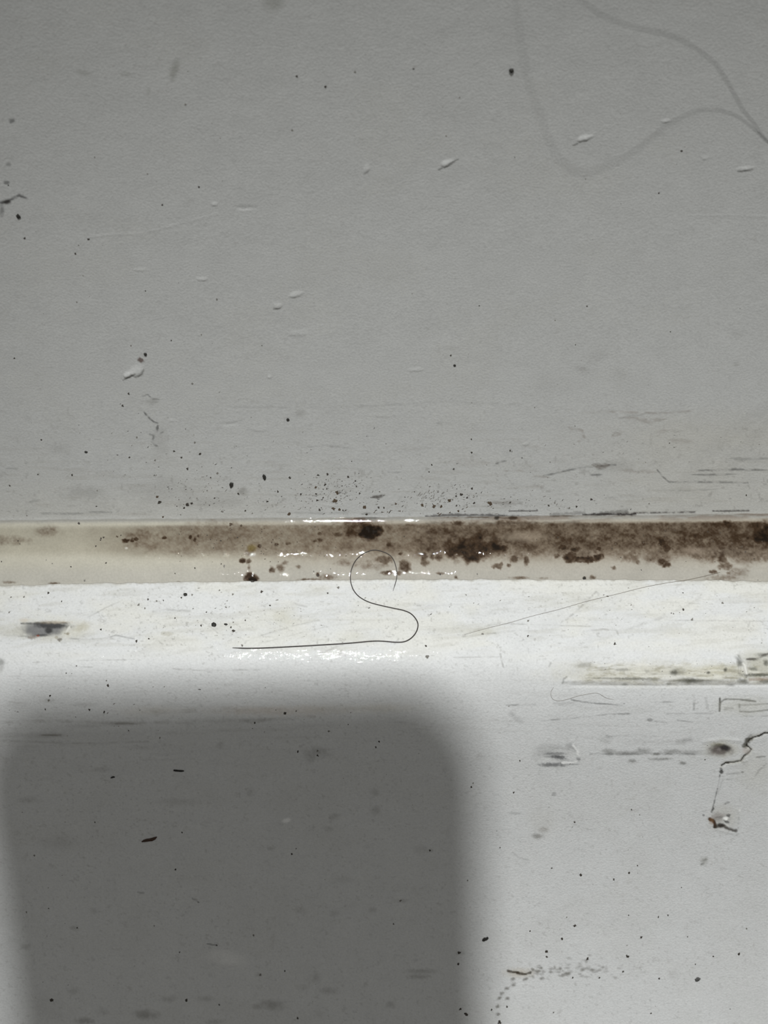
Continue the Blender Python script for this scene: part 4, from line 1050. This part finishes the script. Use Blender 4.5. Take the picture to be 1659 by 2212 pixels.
G = 'loose grains of grit'
for (x, y, rx, ry, ang, h, mt, lab) in [
    (462, 1350, 5.6, 4.4, 0, .16, M_GRIT, 'black round grain on the white ledge, just left of the tail of the curly hair'),
    (400, 1285, 4.0, 3.2, 0, .14, M_GRIT, 'shiny black round grain on the ledge below the left half of the sealant'),
    (488, 1349, 3.8, 2.0, 10, .08, M_GRIT, 'flat dark flake beside the black round grain on the ledge'),
    (500, 1047, 3.8, 6.2, 15, .16, M_GRIT, 'upright oval dark brown grain on the wall above the sealant, the larger of two'),
    (571, 1030, 3.4, 5.6, -8, .14, M_GRIT, 'upright oval brown grain on the wall, right of the larger oval one'),
    (622, 906, 3.2, 3.0, 40, .12, M_GRIT, 'single black grain alone on the clean wall high above the mould patch'),
    (1105, 152, 5.0, 4.6, 20, .2, M_GRIT, 'largest black grain near the top of the wall, between the loops of blurred hair'),
    (314, 765, 3.2, 3.4, 0, .14, M_GRIT, 'black grain at the tip of the torn paint flake on the left of the wall'),
    (40, 467, 4.2, 4.8, -20, .15, M_GRIT, 'angular black grain under the branching crack at the left edge of the wall'),
    (1262, 1249, 3.2, 2.8, 0, .12, M_GRIT, 'small round grain on the lower edge of the sealant, right half'),
    (1507, 2115, 5.6, 4.0, -10, .14, M_GREY, 'grey pointed grain lying alone at the lower right of the front face'),
    (1048, 2028, 7.0, 3.6, -22, .14, M_GRIT, 'slanted black crumb at the right edge of the soft shadow'),
    (982, 789, 2.8, 2.2, 10, .1, M_GRIT, 'small flat black grain in the middle of the wall'),
    (186, 976, 3.6, 1.8, 5, .1, M_GRIT, 'small flat dark grain on the lower left of the wall')]:
    pebble('grit_grain', x, y, rx, ry, ang, h, mt, lab, 'grain', G, seed=int(y))


# ================================================================ hairs
def catmull(P, n=10):
    P = [np.array(p, float) for p in P]
    Q = [2 * P[0] - P[1]] + P + [2 * P[-1] - P[-2]]
    out = []
    for i in range(1, len(Q) - 2):
        for k in range(n):
            t = k / n
            out.append(0.5 * ((2 * Q[i]) + (-Q[i - 1] + Q[i + 1]) * t + (2 * Q[i - 1] - 5 * Q[i] + 4 * Q[i + 1] - Q[i + 2]) * t * t
                              + (-Q[i - 1] + 3 * Q[i] - 3 * Q[i + 1] + Q[i + 2]) * t ** 3))
    out.append(P[-1])
    return out


def tube(name, P, R, mat, label, cat, group=None):
    P = np.array(P); n = len(P); M_ = 8
    p0 = P[n // 2].copy()
    vs, fs = [], []
    nrm = np.array([0.0, -0.6, 0.8])
    for i in range(n):
        d = P[min(i + 1, n - 1)] - P[max(i - 1, 0)]; d /= (np.linalg.norm(d) + 1e-12)
        a1 = nrm - d * np.dot(nrm, d); a1 /= np.linalg.norm(a1); nrm = a1
        a2 = np.cross(d, a1)
        for k in range(M_):
            a = 2 * math.pi * k / M_
            vs.append(P[i] - p0 + R[i] * (a1 * math.cos(a) + a2 * math.sin(a)))
    for i in range(n - 1):
        for k in range(M_):
            fs.append((i * M_ + k, i * M_ + (k + 1) % M_, (i + 1) * M_ + (k + 1) % M_, (i + 1) * M_ + k))
    fs.append(tuple(range(M_))[::-1]); fs.append(tuple(range((n - 1) * M_, n * M_)))
    me = bpy.data.meshes.new(name); me.from_pydata([tuple(v * MM) for v in vs], [], fs)
    me.materials.append(mat); me.polygons.foreach_set('use_smooth', [True] * len(fs)); me.update()
    o = bpy.data.objects.new(name, me); COL.objects.link(o); o.location = p0 * MM
    o['label'] = label; o['category'] = cat
    if group: o['group'] = group
    return o


def surface_hair(name, pts, r0, r1, mat, label, lift=0.0):
    c = catmull(pts, 10)
    n = len(c)
    R = [r0 + (r1 - r0) * i / (n - 1) for i in range(n)]
    R = [r * min(1, 0.4 + 0.12 * min(i, n - 1 - i)) for i, r in enumerate(R)]
    P = []
    for i, q in enumerate(c):
        p, nor, _ = at(q[0], q[1])
        P.append(p + nor * (relief(q[0], q[1]) + R[i] + 0.015 + lift))
    # a hair is springy: smooth the path over small relief
    P = np.array(P)
    for _ in range(6):
        P[1:-1] = P[1:-1] * 0.5 + (P[:-2] + P[2:]) * 0.25
    return tube(name, P, R, mat, label, 'hair')


surface_hair('curly_hair', [(849, 1277), (856.5, 1251), (857, 1233), (850, 1209), (837, 1196), (812, 1188), (793, 1192), (776, 1202.5), (764, 1218), (756.6, 1243), (761, 1270),
                            (774.5, 1288.6), (796, 1301), (820, 1308), (850, 1314.6), (874, 1320), (891, 1329), (903, 1347.7), (898, 1368), (882.5, 1383), (860.5, 1388), (813, 1385),
                            (752.5, 1390), (651, 1396), (550, 1400.7), (502, 1399.5)], 0.052, 0.088, M_HAIR,
             'dark S-shaped curly hair lying across the sealant and the white ledge')
surface_hair('straight_hair', [(1556, 1236), (1541, 1240), (1484, 1253), (1436.6, 1260), (1386, 1270), (1335, 1283), (1268, 1299), (1210, 1316), (1150, 1331), (1099, 1346), (1050, 1358), (1004, 1371)],
             0.030, 0.020, M_HAIR2, 'thin long nearly straight hair slanting down from the sealant across the ledge on the right')
surface_hair('short_hair', [(1197, 1483), (1190, 1495), (1193, 1509), (1207, 1514), (1227, 1510), (1247.5, 1503.6), (1270, 1499), (1291, 1497), (1308, 1507), (1328.5, 1512)],
             0.020, 0.017, M_HAIR2, 'fine short wavy hair on the rounded ledge edge below the olive residue')


def free_hair(name, pts, r, mat, label):
    """pts: photo x, y and how far along the line of sight (1 = on the wall)"""
    c = catmull(pts, 14)
    P = []
    for q in c:
        p, nor, _ = at(q[0], q[1]) if q[1] > -40 else at(q[0], -40)
        if q[1] <= -40:
            p = p + UP * (-40 - q[1]) * PXS * 260
        P.append(CAM + (p + nor * 0.1 - CAM) * q[2])
    return tube(name, P, list(np.linspace(r[0], r[1], len(P))), mat, label, 'hair')


M_HAIRF = plain('loose_hair', (0.03, 0.028, 0.024), 0.5)
free_hair('loose_hair', [(2150, 430, 1.0), (1950, 450, .93), (1770, 400, .86), (1659, 305, .80), (1630, 268, .77), (1606, 238, .75), (1590, 210, .74), (1568, 172, .72), (1540, 132, .71), (1490, 96, .70), (1440, 74, .69),
                         (1370, 57, .68), (1310, 36, .66), (1255, 0, .64), (1190, -60, .62)], (0.05, 0.036), M_HAIRF,
          'blurred loose hair arching from top edge to right edge, in front of the wall')
free_hair('looped_hair', [(2150, 445, 1.0), (1950, 462, .94), (1770, 408, .88), (1659, 307, .83), (1630, 280, .80), (1600, 255, .77), (1570, 242, .75), (1535, 236, .72), (1500, 241, .70), (1450, 264, .67), (1400, 303, .64),
                          (1330, 350, .58), (1260, 372, .53), (1210, 345, .52), (1180, 285, .53), (1152, 210, .54), (1132, 130, .55), (1121, 60, .56), (1113, 0, .57), (1108, -60, .58)], (0.05, 0.020), M_HAIRF,
          'blurred loose hair hanging in a wide loop in front of the upper right wall')

# ================================================================ the phone that is held in front of the wall (its shade falls on the board)
def on_phone_plane(x, y):
    """where the light towards this spot crosses the plane of the phone: (along X, along its length)"""
    p, _, _ = at(x, y)
    d = LAMP - p
    c0 = CAM - FWD * 2.0
    t = np.dot(c0 - p, -FWD) / np.dot(d, -FWD)
    q = p + d * t - c0
    return q[0], float(np.dot(q, UP))


ph_r = on_phone_plane(1050, 1850)[0]
ph_l = on_phone_plane(-11, 1900)[0]
ph_t = on_phone_plane(500, 1479)[1]
ph_b = ph_t - 138.0
TILT = math.radians(1.2)
pw, phh, rad, th = ph_r - ph_l, ph_t - ph_b, 11.0, 8.0
print('phone', pw, ph_l, ph_r, ph_t, ph_b)


def slab(name, w, h, r, z0, z1, bev, mat, parent=None):
    def ring(ins, z):
        out = []
        for (sx, sy, a0) in ((1, 1, 0), (-1, 1, 90), (-1, -1, 180), (1, -1, 270)):
            for k in range(9):
                a = math.radians(a0 + k * 90 / 8)
                R_ = r
                rr_ = max(R_ - ins, 0.05)
                out.append((sx * (w / 2 - R_) + rr_ * math.cos(a), sy * (h / 2 - R_) + rr_ * math.sin(a), z))
        return out
    rings = [ring(bev, z0), ring(bev * .3, z0 + bev * .3), ring(0, z0 + bev), ring(0, z1 - bev), ring(bev * .3, z1 - bev * .3), ring(bev, z1)]
    n = len(rings[0]); vs = [tuple(c * MM for c in v) for rg in rings for v in rg]; fs = []
    for j in range(len(rings) - 1):
        for i in range(n):
            fs.append((j * n + i, j * n + (i + 1) % n, (j + 1) * n + (i + 1) % n, (j + 1) * n + i))
    fs.append(tuple(range(n))[::-1]); fs.append(tuple(range((len(rings) - 1) * n, len(rings) * n)))
    me = bpy.data.meshes.new(name); me.from_pydata(vs, [], fs); me.materials.append(mat); me.update()
    o = bpy.data.objects.new(name, me); COL.objects.link(o)
    if parent: o.parent = parent
    return o


M_PH = plain('phone_shell', (0.05, 0.05, 0.055), 0.4)
M_PG = plain('phone_glass', (0.01, 0.01, 0.012), 0.1)
phone = bpy.data.objects.new('phone', None); COL.objects.link(phone)
c0 = CAM - FWD * 2.0
cen = c0 + RIGHT * ((ph_l + ph_r) / 2 + TILT * phh * 0.15) + UP * (ph_t + ph_b) / 2
mw = Matrix.Identity(4)
for i in range(3):
    mw[i][0] = RIGHT[i] * math.cos(TILT) + UP[i] * math.sin(TILT); mw[i][1] = UP[i] * math.cos(TILT) - RIGHT[i] * math.sin(TILT); mw[i][2] = -FWD[i]; mw[i][3] = cen[i] * MM
phone.matrix_world = mw
phone['label'] = 'dark phone in front of the wall, known only by its soft shadow'
phone['category'] = 'phone'
slab('body', pw, phh, rad, 0.0, th, 1.5, M_PH, phone)
slab('screen', pw - 4, phh - 4, rad - 2, th, th + 0.3, 0.1, M_PG, phone)
